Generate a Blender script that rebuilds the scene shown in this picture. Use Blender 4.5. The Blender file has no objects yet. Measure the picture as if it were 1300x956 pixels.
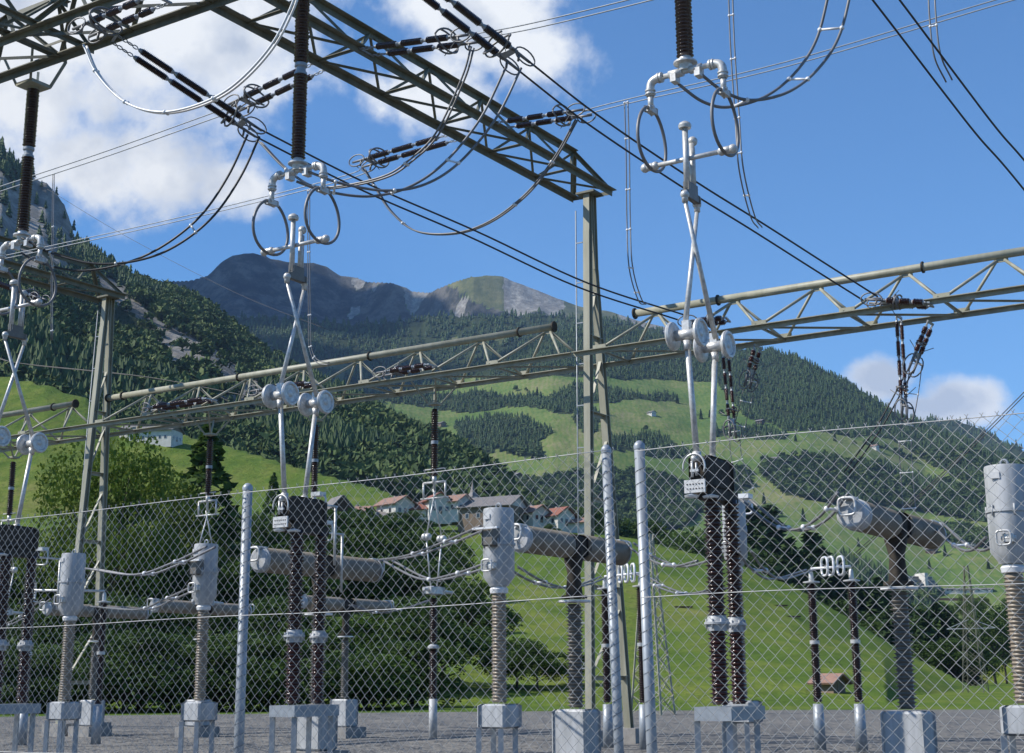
import bpy, math, random
import numpy as np
from mathutils import Vector, Matrix
random.seed(7); rng=np.random.default_rng(7)
R=math.radians
SC=bpy.context.scene; COL=SC.collection
# ------------------------------------------------------------------ camera frame (solved from the photo's vanishing points)
F,PX,PY=1813.,650.,433.; PIT,ROL,TH=R(13.432),R(0.409),R(-57.13); CZ=1.65
cp,sp,cr,sr=math.cos(PIT),math.sin(PIT),math.cos(ROL),math.sin(ROL)
U=Vector((math.sin(TH),math.cos(TH),0)); Vv=Vector((math.sin(TH+math.pi/2),math.cos(TH+math.pi/2),0)); ZZ=Vector((0,0,1))
def W(u,v,z=0.): return U*u+Vv*v+Vector((0,0,z))
def ray(x,y):
    X,Y=(x-PX)/F,-(y-PY)/F
    X,Y=X*cr+Y*sr,-X*sr+Y*cr
    return Vector((X,cp-Y*sp,sp+Y*cp))
def on_plane(x,y,n,d):
    r=ray(x,y); p=r*(d/r.dot(n)); return p+Vector((0,0,CZ))
def onv(x,y,v): return on_plane(x,y,Vv,v)
def onu(x,y,u): return on_plane(x,y,U,u)
def onz(x,y,z): return on_plane(x,y,ZZ,z-CZ)
def between(x,y,A,B):          # on the upright plane through two ground-plan points
    d=(B-A); n=Vector((-d.y,d.x,0)).normalized(); return on_plane(x,y,n,A.dot(n))
def at_r(x,y,r):               # at a horizontal distance r
    q=ray(x,y); t=r/math.hypot(q.x,q.y); p=q*t; return p+Vector((0,0,CZ))
cam=bpy.data.cameras.new('camera'); co=bpy.data.objects.new('camera',cam); COL.objects.link(co); SC.camera=co
cam.sensor_width=36; cam.sensor_fit='HORIZONTAL'; cam.lens=F*36/1300; cam.shift_y=-45/1300; cam.clip_start=.1; cam.clip_end=60000
right=Vector((cr,sp*sr,-cp*sr)); 
fwd=Vector((0,cp,sp)); up0=Vector((0,-sp,cp)); r0=Vector((1,0,0))
right=(r0*cr-up0*sr); up=(r0*sr+up0*cr)
M=Matrix((right,up,-fwd)).transposed().to_4x4(); M.translation=Vector((0,0,CZ)); co.matrix_world=M
# ------------------------------------------------------------------ mesh builder
def rad_frame(d):
    d=d.normalized(); a=Vector((0,0,1)) if abs(d.z)<.9 else Vector((1,0,0))
    x=a.cross(d).normalized(); return x,d.cross(x).normalized()
class MB:
    def __init__(s): s.v=[]; s.f=[]; s.sm=[]
    def add(s,vs,fs,smooth=False):
        o=len(s.v); s.v+=[tuple(p) for p in vs]; s.f+=[tuple(i+o for i in f) for f in fs]; s.sm+=[smooth]*len(fs); return s
    def rings(s,rs,smooth=True,cap=True,closed=False):
        n=len(rs[0]); vs=[p for r in rs for p in r]; fs=[]; m=len(rs)
        for i in range(m if closed else m-1):
            a=i*n; b=((i+1)%m)*n
            for k in range(n): fs.append((a+k,a+(k+1)%n,b+(k+1)%n,b+k))
        s.add(vs,fs,smooth)
        if cap and not closed:
            o=len(s.v)-len(vs); s.f.append(tuple(o+n-1-k for k in range(n))); s.f.append(tuple(o+(m-1)*n+k for k in range(n))); s.sm+=[False,False]
        return s
    def cyl(s,p,q,r0,r1=None,n=10,smooth=True,cap=True):
        r1=r0 if r1 is None else r1; x,y=rad_frame(q-p)
        cs=[(math.cos(2*math.pi*k/n),math.sin(2*math.pi*k/n)) for k in range(n)]
        return s.rings([[p+(x*c+y*d)*r0 for c,d in cs],[q+(x*c+y*d)*r1 for c,d in cs]],smooth,cap)
    def lathe(s,p,d,prof,n=16,smooth=True,split=True):
        if split and smooth and len(prof)>2:
            d=d.normalized(); parts=[[prof[0]]]
            for i in range(1,len(prof)):
                parts[-1].append(prof[i])
                if i<len(prof)-1:
                    a=(prof[i][0]-prof[i-1][0],prof[i][1]-prof[i-1][1]); b=(prof[i+1][0]-prof[i][0],prof[i+1][1]-prof[i][1]); la=math.hypot(*a); lb=math.hypot(*b)
                    if la<1e-9 or lb<1e-9 or (a[0]*b[0]+a[1]*b[1])/la/lb<.8: parts.append([prof[i]])
            x,y=rad_frame(d); cs=[(math.cos(2*math.pi*k/n),math.sin(2*math.pi*k/n)) for k in range(n)]
            for q in parts: s.rings([[p+d*t+(x*c+y*e)*max(r,1e-4) for c,e in cs] for t,r in q],True,False)
            for t,r,f in ((*prof[0],-1),(*prof[-1],1)):
                if r>1e-3: s.add([p+d*t+(x*c+y*e)*r for c,e in cs],[tuple(range(n))[::f]])
            return s
        d=d.normalized(); x,y=rad_frame(d); cs=[(math.cos(2*math.pi*k/n),math.sin(2*math.pi*k/n)) for k in range(n)]
        return s.rings([[p+d*t+(x*c+y*e)*max(r,1e-4) for c,e in cs] for t,r in prof],smooth,True)
    def tube(s,pts,r,n=6,closed=False):
        pts=[Vector(p) for p in pts]; m=len(pts); rs=[]; x=None
        for i,p in enumerate(pts):
            a=pts[(i-1)%m] if closed or i>0 else p; b=pts[(i+1)%m] if closed or i<m-1 else p
            d=(b-a).normalized()
            if x is None: x,y=rad_frame(d)
            else:
                x=(x-d*x.dot(d)).normalized()
            y=d.cross(x)
            rs.append([p+(x*math.cos(2*math.pi*k/n)+y*math.sin(2*math.pi*k/n))*r for k in range(n)])
        return s.rings(rs,True,True,closed)
    def beam(s,p,q,w,h,upv=ZZ):
        d=(q-p).normalized(); x=d.cross(upv)
        if x.length<1e-3: x=d.cross(Vector((1,0,0)))
        x.normalize(); y=x.cross(d)
        c=[(-w/2,-h/2),(w/2,-h/2),(w/2,h/2),(-w/2,h/2)]
        return s.rings([[o+x*a+y*b for a,b in c] for o in (p,q)],False,True)
    def prof(s,p,q,pts,upv=ZZ,flip=1):
        d=(q-p).normalized(); x=d.cross(upv)
        if x.length<1e-3: x=d.cross(Vector((1,0,0)))
        x.normalize(); y=x.cross(d)
        return s.rings([[o+x*a*flip+y*b for a,b in pts] for o in (p,q)],False,True)
    def angle(s,p,q,w=.08,t=.012,upv=ZZ,flip=1): return s.prof(p,q,[(0,0),(w,0),(w,-t),(t,-t),(t,-w),(0,-w)],upv,flip)
    def hbeam(s,p,q,w,h,t=.02,upv=ZZ):
        a,b=w/2,h/2
        return s.prof(p,q,[(-a,-b),(a,-b),(a,-b+t),(t/2,-b+t),(t/2,b-t),(a,b-t),(a,b),(-a,b),(-a,b-t),(-t/2,b-t),(-t/2,-b+t),(-a,-b+t)],upv)
    def box(s,c,ax,ay,az,bev=0):
        if bev==0:
            vs=[c+ax*i+ay*j+az*k for i in (-1,1) for j in (-1,1) for k in (-1,1)]
            return s.add(vs,[(0,1,3,2),(4,6,7,5),(0,4,5,1),(2,3,7,6),(0,2,6,4),(1,5,7,3)])
        rs=[]
        for k,sh in ((-1,1-bev),(-1+bev,1),(1-bev,1),(1,1-bev)):
            r=[]
            for i,j in ((-1,-1),(1,-1),(1,1),(-1,1)):
                r+= [c+ax*i*(sh-(bev if m==(0 if i*j>0 else 1) else 0))+ay*j*(sh-(bev if m==(1 if i*j>0 else 0) else 0))+az*k for m in (0,1)]
            rs.append(r)
        return s.rings(rs,False,True)
    def ball(s,c,r,n=10,sq=1.):
        pr=[(-r*sq*math.cos(math.pi*k/6),r*math.sin(math.pi*k/6)) for k in range(7)]
        return s.lathe(c,ZZ,pr,n)
    def build(s,name,mat,parent=None,label=None):
        o0=Vector(parent['o']) if parent is not None and 'o' in parent.keys() else Vector((0,0,0))
        me=bpy.data.meshes.new(name)
        me.from_pydata([(a-o0.x,b-o0.y,c-o0.z) for a,b,c in s.v],[],s.f); me.polygons.foreach_set('use_smooth',s.sm)
        me.materials.append(mat); me.update()
        o=bpy.data.objects.new(name,me); COL.objects.link(o)
        if parent is not None:
            o.parent=parent; o['o']=tuple(o0)
        if label: o['label']=label
        return o
def thing(name,label,cat,loc,group=None):
    o=bpy.data.objects.new(name,None); COL.objects.link(o); o.location=loc; o.empty_display_size=.2
    o['o']=tuple(loc); o['label']=label; o['category']=cat
    if group: o['group']=group
    return o
def solo(o,label,cat,group=None):
    """a thing that is one mesh"""
    o['label']=label; o['category']=cat
    if group: o['group']=group
    return o
def copy_tree(o,parent=None):
    c=o.copy(); COL.objects.link(c); c.parent=parent
    for ch in list(o.children): copy_tree(ch,c)
    return c
def dup(root,delta,label,scale=None):
    c=copy_tree(root); c.location=Vector(root['o'])+delta; c['label']=label
    if scale: c.scale=scale
    return c
def smooth(pts,k=8):
    P=[Vector(p) for p in pts]; P=[P[0]*2-P[1]]+P+[P[-1]*2-P[-2]]; out=[]
    for i in range(1,len(P)-2):
        a,b,c,d=P[i-1:i+3]
        for j in range(k):
            t=j/k; out.append(.5*((2*b)+(c-a)*t+(2*a-5*b+4*c-d)*t*t+(3*b-a-3*c+d)*t**3))
    out.append(P[-2]); return out
# ------------------------------------------------------------------ materials
def mat(name,c,rough=.6,metal=0.,noise=0.,c2=None,scale=8.,bump=0.,spec=.5,streak=False):
    m=bpy.data.materials.new(name); m.use_nodes=True; N=m.node_tree.nodes; L=m.node_tree.links
    b=N['Principled BSDF']; b.inputs['Base Color'].default_value=(*c,1); b.inputs['Roughness'].default_value=rough; b.inputs['Metallic'].default_value=metal
    b.inputs['Specular IOR Level'].default_value=spec
    if c2 is not None:
        tc=N.new('ShaderNodeTexCoord'); src=tc.outputs['Object']
        if streak:
            mp=N.new('ShaderNodeMapping'); mp.inputs['Scale'].default_value=(1,1,.15); L.new(src,mp.inputs[0]); src=mp.outputs[0]
        t=N.new('ShaderNodeTexNoise'); t.inputs['Scale'].default_value=scale; t.inputs['Detail'].default_value=7; t.inputs['Roughness'].default_value=.65; L.new(src,t.inputs['Vector'])
        r=N.new('ShaderNodeValToRGB'); r.color_ramp.elements[0].position=.38; r.color_ramp.elements[1].position=.66
        r.color_ramp.elements[0].color=(*c,1); r.color_ramp.elements[1].color=(*c2,1); L.new(t.outputs[0],r.inputs[0]); L.new(r.outputs[0],b.inputs['Base Color'])
        mr=N.new('ShaderNodeMapRange'); mr.inputs[3].default_value=max(rough-.12,.05); mr.inputs[4].default_value=min(rough+.15,1); L.new(t.outputs[0],mr.inputs[0]); L.new(mr.outputs[0],b.inputs['Roughness'])
        if bump:
            bp=N.new('ShaderNodeBump'); bp.inputs['Strength'].default_value=bump; bp.inputs['Distance'].default_value=.02; L.new(t.outputs[0],bp.inputs['Height']); L.new(bp.outputs[0],b.inputs['Normal'])
    return m
M_STEEL=mat('painted_steel',(.26,.255,.19),.5,0,c2=(.37,.36,.28),scale=3,streak=True)
M_STEELD=mat('shaded_painted_steel',(.115,.115,.08),.6,0,c2=(.19,.185,.135),scale=3,streak=True)  # darker copy of the gantry steel, shade of the upper girders put into its colour
M_ALU=mat('weathered_aluminium',(.62,.62,.60),.42,.35,c2=(.42,.41,.39),scale=14,bump=.1)
M_ALUB=mat('dull_aluminium_wire',(.20,.20,.205),.5,.3,c2=(.14,.14,.145),scale=2)
M_WIRE=mat('dark_conductor',(.035,.035,.038),.5,.2,c2=(.055,.055,.055),scale=2)
M_WHITE=mat('bright_conductor',(.75,.76,.76),.45,.1,c2=(.66,.66,.66),scale=2)
M_BROWN=mat('brown_porcelain',(.030,.014,.010),.16,0,c2=(.045,.022,.016),scale=6,spec=.7)
M_REDBR=mat('red_brown_porcelain',(.055,.018,.014),.16,0,c2=(.038,.014,.011),scale=6,spec=.7)
M_BEIGE=mat('beige_porcelain',(.30,.25,.19),.35,0,c2=(.22,.18,.14),scale=5)
M_GREYCER=mat('grey_porcelain',(.17,.155,.13),.4,0,c2=(.12,.11,.095),scale=5)
M_ZINC=mat('galvanised_steel',(.33,.36,.39),.45,.25,c2=(.25,.275,.30),scale=9,bump=.05)
M_FENCE=mat('galvanised_fence_wire',(.50,.50,.485),.5,.15,c2=(.36,.36,.355),scale=30)
M_TANK=mat('grey_painted_tank',(.46,.47,.48),.5,0,c2=(.30,.31,.31),scale=6,bump=.08,streak=True)
M_BOX=mat('dark_drive_housing',(.065,.056,.046),.7,0,c2=(.035,.03,.025),scale=8,spec=.15)
M_CONC=mat('concrete',(.30,.29,.27),.85,0,c2=(.22,.21,.2),scale=5,bump=.3)
M_PLATE=mat('plate_white',(.62,.62,.60),.5,0,c2=(.5,.5,.5),scale=30)
# ------------------------------------------------------------------ world and sun
SUN_AZ,SUN_EL=R(-97),R(43)       # clockwise from +Y
w=bpy.data.worlds.new('World'); SC.world=w; w.use_nodes=True; N=w.node_tree.nodes; L=w.node_tree.links
bg=N['Background']; sky=N.new('ShaderNodeTexSky'); sky.sky_type='NISHITA'; sky.sun_disc=False
sky.sun_elevation=SUN_EL; sky.sun_rotation=SUN_AZ; sky.altitude=900; sky.air_density=1.0; sky.dust_density=.25; sky.ozone_density=3.5
def nd(t,**k):
    n=N.new('ShaderNode'+t)
    for a,b in k.items(): setattr(n,a,b)
    return n
def lk(a,b): L.new(a,b)
tc=nd('TexCoord'); 
def mth(op,a,b=None,clamp=False):
    n=nd('Math',operation=op,use_clamp=clamp)
    for i,q in enumerate((a,b)):
        if q is None: continue
        if isinstance(q,(int,float)): n.inputs[i].default_value=q
        else: lk(q,n.inputs[i])
    return n.outputs[0]
DIR=tc.outputs['Generated']
def dotn(vec):
    n=nd('VectorMath',operation='DOT_PRODUCT'); lk(DIR,n.inputs[0]); n.inputs[1].default_value=vec; return n.outputs['Value']
n1=nd('TexNoise'); n1.inputs['Scale'].default_value=9; n1.inputs['Detail'].default_value=9; n1.inputs['Roughness'].default_value=.56; n1.inputs['Distortion'].default_value=.25; lk(DIR,n1.inputs['Vector'])
n2=nd('TexNoise'); n2.inputs['Scale'].default_value=26; n2.inputs['Detail'].default_value=7; n2.inputs['Roughness'].default_value=.6; lk(DIR,n2.inputs['Vector'])
nf=mth('ADD',mth('MULTIPLY',mth('ADD',mth('MULTIPLY',n1.outputs[0],.7),mth('MULTIPLY',n2.outputs[0],.3)),1.7),-.35)
def blob(x,y,rx,ry,dens=1.0):     # a cloud bank somewhere in the sky: an elliptic lobe of directions
    c=ray(x,y).normalized(); h=Vector((c.y,-c.x,0)).normalized(); vv=h.cross(c)*1
    a=mth('DIVIDE',mth('SUBTRACT',dotn(h),0),rx/F); b=mth('DIVIDE',mth('SUBTRACT',dotn(vv),0),ry/F)
    d=mth('SQRT',mth('ADD',mth('MULTIPLY',a,a),mth('MULTIPLY',b,b)))
    f=mth('GREATER_THAN',dotn(c),0)
    return mth('MULTIPLY',mth('MULTIPLY',mth('SUBTRACT',1.25,d,True),f),dens)
blobs=[(60,60,340,230),(150,210,190,120),(-200,150,400,280),(250,30,230,150),(620,20,170,110),(555,120,110,90),(690,70,110,90),(300,240,90,50),(1218,510,78,44),(1118,484,60,42),(1170,524,110,38),(-900,300,500,120),(2300,200,500,160),(300,-500,500,160)]
acc=None
for b in blobs:
    q=blob(*b); acc=q if acc is None else mth('MAXIMUM',acc,q)
dens=mth('SUBTRACT',mth('ADD',mth('MULTIPLY',acc,.62),nf),.80)
cov=nd('MapRange',interpolation_type='SMOOTHSTEP'); cov.inputs[1].default_value=-.05; cov.inputs[2].default_value=.26; lk(dens,cov.inputs[0])
shade=nd('ValToRGB'); shade.color_ramp.elements[0].position=.34; shade.color_ramp.elements[1].position=1.1
shade.color_ramp.elements[0].color=(5.7,5.85,6.0,1); shade.color_ramp.elements[1].color=(3.2,3.6,4.3,1)
n3=nd('TexNoise'); n3.inputs['Scale'].default_value=11; n3.inputs['Detail'].default_value=6; lk(DIR,n3.inputs['Vector'])
lk(mth('MULTIPLY',mth('ADD',mth('MULTIPLY',mth('SUBTRACT',n3.outputs[0],.5),2.2),dens),1.7,True),shade.inputs[0])
mix=nd('MixRGB'); lk(cov.outputs[0],mix.inputs[0]); tint=nd('MixRGB',blend_type='MULTIPLY'); tint.inputs[0].default_value=1; tint.inputs[2].default_value=(.57,.86,1.06,1); lk(sky.outputs[0],tint.inputs[1]); lk(tint.outputs[0],mix.inputs[1]); lk(shade.outputs[0],mix.inputs[2])
lk(mix.outputs[0],bg.inputs[0]); bg.inputs[1].default_value=.138
sl=bpy.data.lights.new('sun','SUN'); sl.energy=5.0; sl.angle=R(.53); sl.color=(1,.95,.87); so=bpy.data.objects.new('sun',sl); COL.objects.link(so)
sd=Vector((math.sin(SUN_AZ)*math.cos(SUN_EL),math.cos(SUN_AZ)*math.cos(SUN_EL),math.sin(SUN_EL))); so.rotation_euler=(-sd).to_track_quat('-Z','Y').to_euler(); so.location=sd*50
vs=SC.view_settings; vs.view_transform='Standard'; vs.look='None'; vs.exposure=.30; vs.gamma=1; vs.use_curve_mapping=False
SC.cycles.max_bounces=6; SC.cycles.transparent_max_bounces=8
# ------------------------------------------------------------------ terrain: one sheet, layered hills at their own distances
def azel(x,y):
    q=ray(x,y); return math.atan2(q.x,q.y),q.z/math.hypot(q.x,q.y)
def fbm(x,y,s,o=5,seed=0):
    out=np.zeros_like(x,dtype=float); a=1.
    for i in range(o):
        X=x/s+seed*13.7+i*5.1; Y=y/s-seed*7.3+i*9.7
        xi=np.floor(X).astype(np.int64); yi=np.floor(Y).astype(np.int64); fx=X-xi; fy=Y-yi
        fx=fx*fx*(3-2*fx); fy=fy*fy*(3-2*fy)
        def h(a_,b_):
            n=(a_*374761393+b_*668265263+seed*69069)&0x7fffffff; n=((n^(n>>13))*1274126177)&0x7fffffff; n=n^(n>>16); return (n&0xffff)/65535.-.5
        out+=a*((h(xi,yi)*(1-fx)+h(xi+1,yi)*fx)*(1-fy)+(h(xi,yi+1)*(1-fx)+h(xi+1,yi+1)*fx)*fy); a*=.5; s*=.5
    return out
# name, ridge [(x,y,R)], base distance, base height, profile power, back slope, ridge noise, front noise(scale,amp)
LAY=[
 dict(n='green',ridge=[(-200,640,430),(0,652,420),(150,650,420),(300,652,430),(400,658,440),(450,664,450),(560,668,450),(660,668,450),(740,672,440),(800,682,430),(860,697,410),(940,716,390),(1010,745,360),(1080,785,330),(1140,822,300),(1230,868,270),(1500,880,260)],r0=105,z0=0,p=1.25,bs=.35,rn=0,fs=90,fa=4),
 dict(n='bank',ridge=[(-200,850,150),(0,850,150),(480,838,150),(560,826,150),(620,836,145),(700,862,140),(780,885,130),(1500,890,130)],r0=80,z0=0,p=1.1,bs=.5,rn=0,fs=40,fa=1),
 dict(n='meadow',ridge=[(-300,455,760),(0,475,720),(60,488,700),(110,505,690),(150,533,680),(230,551,660),(300,569,640),(400,599,600),(480,619,570),(540,645,540),(620,690,520),(700,760,510),(760,870,500),(1500,960,500)],r0=430,z0=38,p=1.15,bs=.45,rn=0,fs=160,fa=7),
 dict(n='leftforest',ridge=[(-500,60,1900),(-200,110,1850),(-20,185,1800),(8,190,1800),(22,215,1790),(60,235,1780),(82,262,1770),(93,290,1760),(97,310,1700),(120,322,1650),(150,345,1620),(180,362,1600),(230,378,1600),(262,392,1580),(300,425,1540),(340,455,1500),(380,478,1450),(420,495,1420),(470,520,1350),(510,545,1300),(560,570,1200),(600,596,1150),(630,622,1100),(660,660,1050),(740,720,1000),(900,800,1000)],r0=640,z0=60,p=1.0,bs=.6,rn=5,fs=170,fa=26),
 dict(n='rightslope',ridge=[(300,560,2300),(420,530,2500),(500,505,2700),(560,480,2900),(640,450,3050),(700,425,3100),(760,412,3200),(800,418,3250),(840,428,3250),(880,437,3250),(940,443,3200),(985,445,3200),(1020,456,3150),(1060,477,3100),(1100,499,3050),(1140,525,3000),(1170,538,3000),(1230,560,2800),(1300,590,2600),(1500,700,2000)],r0=1480,z0=-10,p=1.0,bs=.5,rn=6,fs=260,fa=26),
 dict(n='farright',ridge=[(900,560,5200),(1100,545,5200),(1150,536,5200),(1185,531,5200),(1215,533,5200),(1250,545,5200),(1280,562,5000),(1340,590,4800),(1600,700,4500)],r0=3600,z0=150,p=1.,bs=.5,rn=14,fs=260,fa=40),
 dict(n='darkvalley',ridge=[(100,420,4300),(200,405,4300),(330,402,4300),(380,404,4300),(450,412,4200),(500,406,4200),(560,400,4200),(620,402,4100),(700,398,4100),(760,404,4000),(840,418,4000),(900,500,4000),(960,620,4000),(1040,860,4000)],r0=2700,z0=60,p=.9,bs=.3,rn=14,fs=300,fa=60),
 dict(n='summit',ridge=[(-300,330,6800),(60,352,6800),(150,353,6800),(205,356,6700),(240,356,6600),(262,350,6500),(280,333,6500),(296,323,6500),(310,320,6500),(330,322,6500),(352,330,6500),(372,332,6500),(398,333,6500),(415,338,6500),(432,349,6500),(452,351,6500),(466,357,6450),(500,359,6300),(516,364,6300),(524,370,6300),(545,371,6200),(552,367,6100),(575,358,6000),(600,350,5900),(625,349,5900),(638,349,5900),(655,357,5900),(680,368,5900),(710,379,5900),(735,388,5900),(770,394,5900),(800,403,5900),(850,416,5900),(950,450,5900),(1200,580,5900),(1350,760,5900)],r0=4300,z0=350,p=.95,bs=.5,rn=3,fs=420,fa=70),
]
for l in LAY:
    A=[azel(x,y)+(r,) for x,y,r in l['ridge']]; l['az']=np.array([a[0] for a in A]); l['te']=np.array([a[1] for a in A]); l['R']=np.array([a[2] for a in A],float)
AMIN,AMAX=R(-27),R(27)
def heights(az,r,which=False):
    az=np.asarray(az,float); r=np.asarray(r,float); x=r*np.sin(az); y=r*np.cos(az)
    fade=np.clip((R(60)-np.abs(az))/R(25),0,1)
    best=fbm(x,y,60,4,3)*.0+np.where(r<5000,0,0.); lay=np.full(az.shape,-1); fr=np.zeros(az.shape)
    for k,l in enumerate(LAY):
        te=np.interp(az,l['az'],l['te']); Rr=np.interp(az,l['az'],l['R'])*(1+.012*fbm(az*40,az*0,3,3,k+20)*(l['rn']>0))
        zr=CZ+te*Rr
        s=np.clip((r-l['r0'])/(Rr-l['r0']),0,1)
        if l['rn']: zr=zr+l['rn']*fbm(az*3000,az*0,12,5,k+4)*s**10
        env=np.sin(np.pi*np.clip(s,0,1))**.7
        z00=np.minimum(l['z0'],zr*.6-6); z=z00+(zr-z00)*s**l['p']+l['fa']*fbm(x,y,l['fs'],6,k+40)*env
        if l['n']=='summit':   # rock walls and gullies in the upper face
            g=fbm(x,y,210,5,77); z=z+95*g*env*np.clip(s*1.6-.4,0,1)
            z=z-120*np.clip((s-.55)/.25,0,1)*np.clip((1-s)/.10,0,1)*np.clip((.02-az)/.05,0,1)
        if l['n']=='leftforest':
            cl=np.clip((azel(97,300)[0]-az)/.012,0,1)*np.clip((s-.78)/.04,0,1)*(1-np.clip((s-.97)/.03,0,1)); z=z-60*cl*np.clip(1-(s-.8)/.18,0,1)+18*cl*fbm(x,y,40,4,9)
        back=zr-(r-Rr)*l['bs']+l['fa']*fbm(x,y,l['fs'],4,k+60)*np.clip((r-Rr)/300,0,1)
        z=np.where(r>Rr,back,z); z=np.where(r<l['r0'],-1e3,z)
        z=np.where(fade>0,z*fade+(1-fade)*np.minimum(z,40+0*z),np.minimum(z,40))
        m=z>best; best=np.where(m,z,best); lay=np.where(m,k,lay); fr=np.where(m,s,fr)
    return (best,lay,fr) if which else best
def hz(x,y):
    return float(heights(np.array([math.atan2(x,y)]),np.array([math.hypot(x,y)]))[0])
def projn(x,y,z):
    z=z-CZ; Z=y*cp+z*sp; Y=-y*sp+z*cp; X=x*cr-Y*sr; Y=x*sr+Y*cr; Z=np.maximum(Z,1e-3)
    return PX+F*X/Z,PY-F*Y/Z
RS=np.concatenate([np.linspace(12,100,10),np.geomspace(104,1000,190),np.geomspace(1006,5400,290)[1:],np.linspace(5415,6960,104),np.linspace(7000,7600,8),[8500,10000,14000,20000]])
def hit(px,py,rmin=80,rmax=7500):      # where the line of sight through a photo point meets the ground
    a,te=azel(px,py); rr=RS[(RS>=rmin)&(RS<=rmax)]; z=heights(np.full(rr.shape,a),rr); e=(z-CZ)/rr
    i=np.argmax(e>=te)
    if e[i]<te: i=len(rr)-1
    if i>0:
        t=(te-e[i-1])/(e[i]-e[i-1]+1e-12); r=rr[i-1]+(rr[i]-rr[i-1])*min(max(t,0),1)
    else: r=rr[0]
    return Vector((r*math.sin(a),r*math.cos(a),hz(r*math.sin(a),r*math.cos(a))))
def inpoly(px,py,poly):
    c=np.zeros(np.shape(px),bool); n=len(poly)
    for i in range(n):
        x1,y1=poly[i]; x2,y2=poly[(i+1)%n]
        with np.errstate(divide='ignore',invalid='ignore'):
            c^=((y1>py)!=(y2>py))&(px<(x2-x1)*(py-y1)/(y2-y1+1e-9)+x1)
    return c
# land cover, read off the photo once and fixed to the ground
GRASS5=[[(490,532),(516,519),(534,523),(541,540),(540,562),(520,552)],
 [(598,492),(640,480),(690,481),(715,484),(760,480),(800,477),(840,481),(905,484),(945,486),(944,494),(900,493),(850,497),(820,490),(760,490),(690,495),(620,502)],
 [(765,524),(800,512),(830,517),(868,519),(868,504),(915,502),(930,528),(960,537),(1000,548),(1040,542),(1100,550),(1135,560),(1100,574),(1060,572),(1000,580),(940,575),(900,580),(860,566),(800,556),(768,552)],
 [(700,503),(760,500),(775,508),(770,520),(740,524),(705,516)],[(580,498),(618,492),(626,505),(600,516),(580,512)],[(655,512),(690,508),(688,522),(660,524)],
 [(605,584),(660,588),(700,592),(742,600),(745,640),(700,632),(672,622),(640,634),(612,612)],[(755,560),(800,566),(850,580),(880,600),(850,604),(800,596),(760,590)],
 [(905,592),(960,580),(1045,586),(1040,606),(990,604),(940,612),(905,620)],[(1020,596),(1080,602),(1130,612),(1128,624),(1060,620),(1025,612)],
 [(930,640),(960,634),(1005,650),(1060,668),(1128,674),(1130,700),(1080,700),(1030,694),(985,684),(940,664)],
 [(1145,694),(1200,690),(1275,706),(1300,712),(1300,735),(1230,738),(1180,728),(1150,722)],[(1180,750),(1230,742),(1300,742),(1300,790),(1240,800),(1200,782)],
 [(1060,632),(1110,628),(1150,640),(1120,650),(1070,646)],[(1170,600),(1200,596),(1215,610),(1185,614)],[(1180,655),(1230,650),(1270,668),(1230,672)]]
MLINE=np.array([(380,560),(490,512),(560,490),(600,481),(700,478),(905,484),(925,500),(945,530),(1000,546),(1130,557),(1200,600),(1300,650),(1500,700)],float)
BELT=[[(495,500),(600,496),(640,504),(700,503),(735,484),(762,488),(790,498),(860,502),(862,511),(800,510),(765,514),(740,524),(700,528),(690,519),(640,518),(600,526),(560,521),(500,512)],
 [(585,536),(640,532),(700,540),(706,548),(680,558),(684,584),(660,580),(640,570),(600,574),(575,560)],[(728,512),(764,526),(760,548),(740,552),(726,540)],[(776,556),(830,553),(876,568),(882,578),(850,584),(800,578),(770,572)],
 [(650,612),(700,606),(770,600),(840,606),(880,622),(900,650),(860,672),(760,680),(660,680)],[(900,541),(955,542),(1000,552),(998,557),(950,556),(900,551)],
 [(962,586),(1010,580),(1060,590),(1120,590),(1180,606),(1250,630),(1290,650),(1290,672),(1230,660),(1180,648),(1120,640),(1060,640),(1000,628),(960,606)],
 [(1010,706),(1080,704),(1110,716),(1140,738),(1190,752),(1180,790),(1300,812),(1300,900),(940,900),(940,740)],[(1190,668),(1250,676),(1300,694),(1300,704),(1240,692),(1190,680)],[(905,602),(940,600),(948,622),(925,632)]]
SCREE3=[[(122,345),(150,352),(172,380),(196,402),(214,418),(236,432),(262,452),(300,478),(290,486),(250,470),(218,440),(196,424),(168,398),(148,378),(128,362)],
 [(194,408),(234,412),(256,436),(290,452),(335,488),(340,522),(285,512),(236,478),(208,446)]]
CLIFF3=[(-80,150),(10,235),(50,226),(86,255),(98,300),(95,312),(60,330),(20,322),(-80,320)]
BAND3=[(0,322),(60,318),(110,352),(160,370),(185,402),(165,404),(120,372),(60,352),(0,345)]
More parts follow.
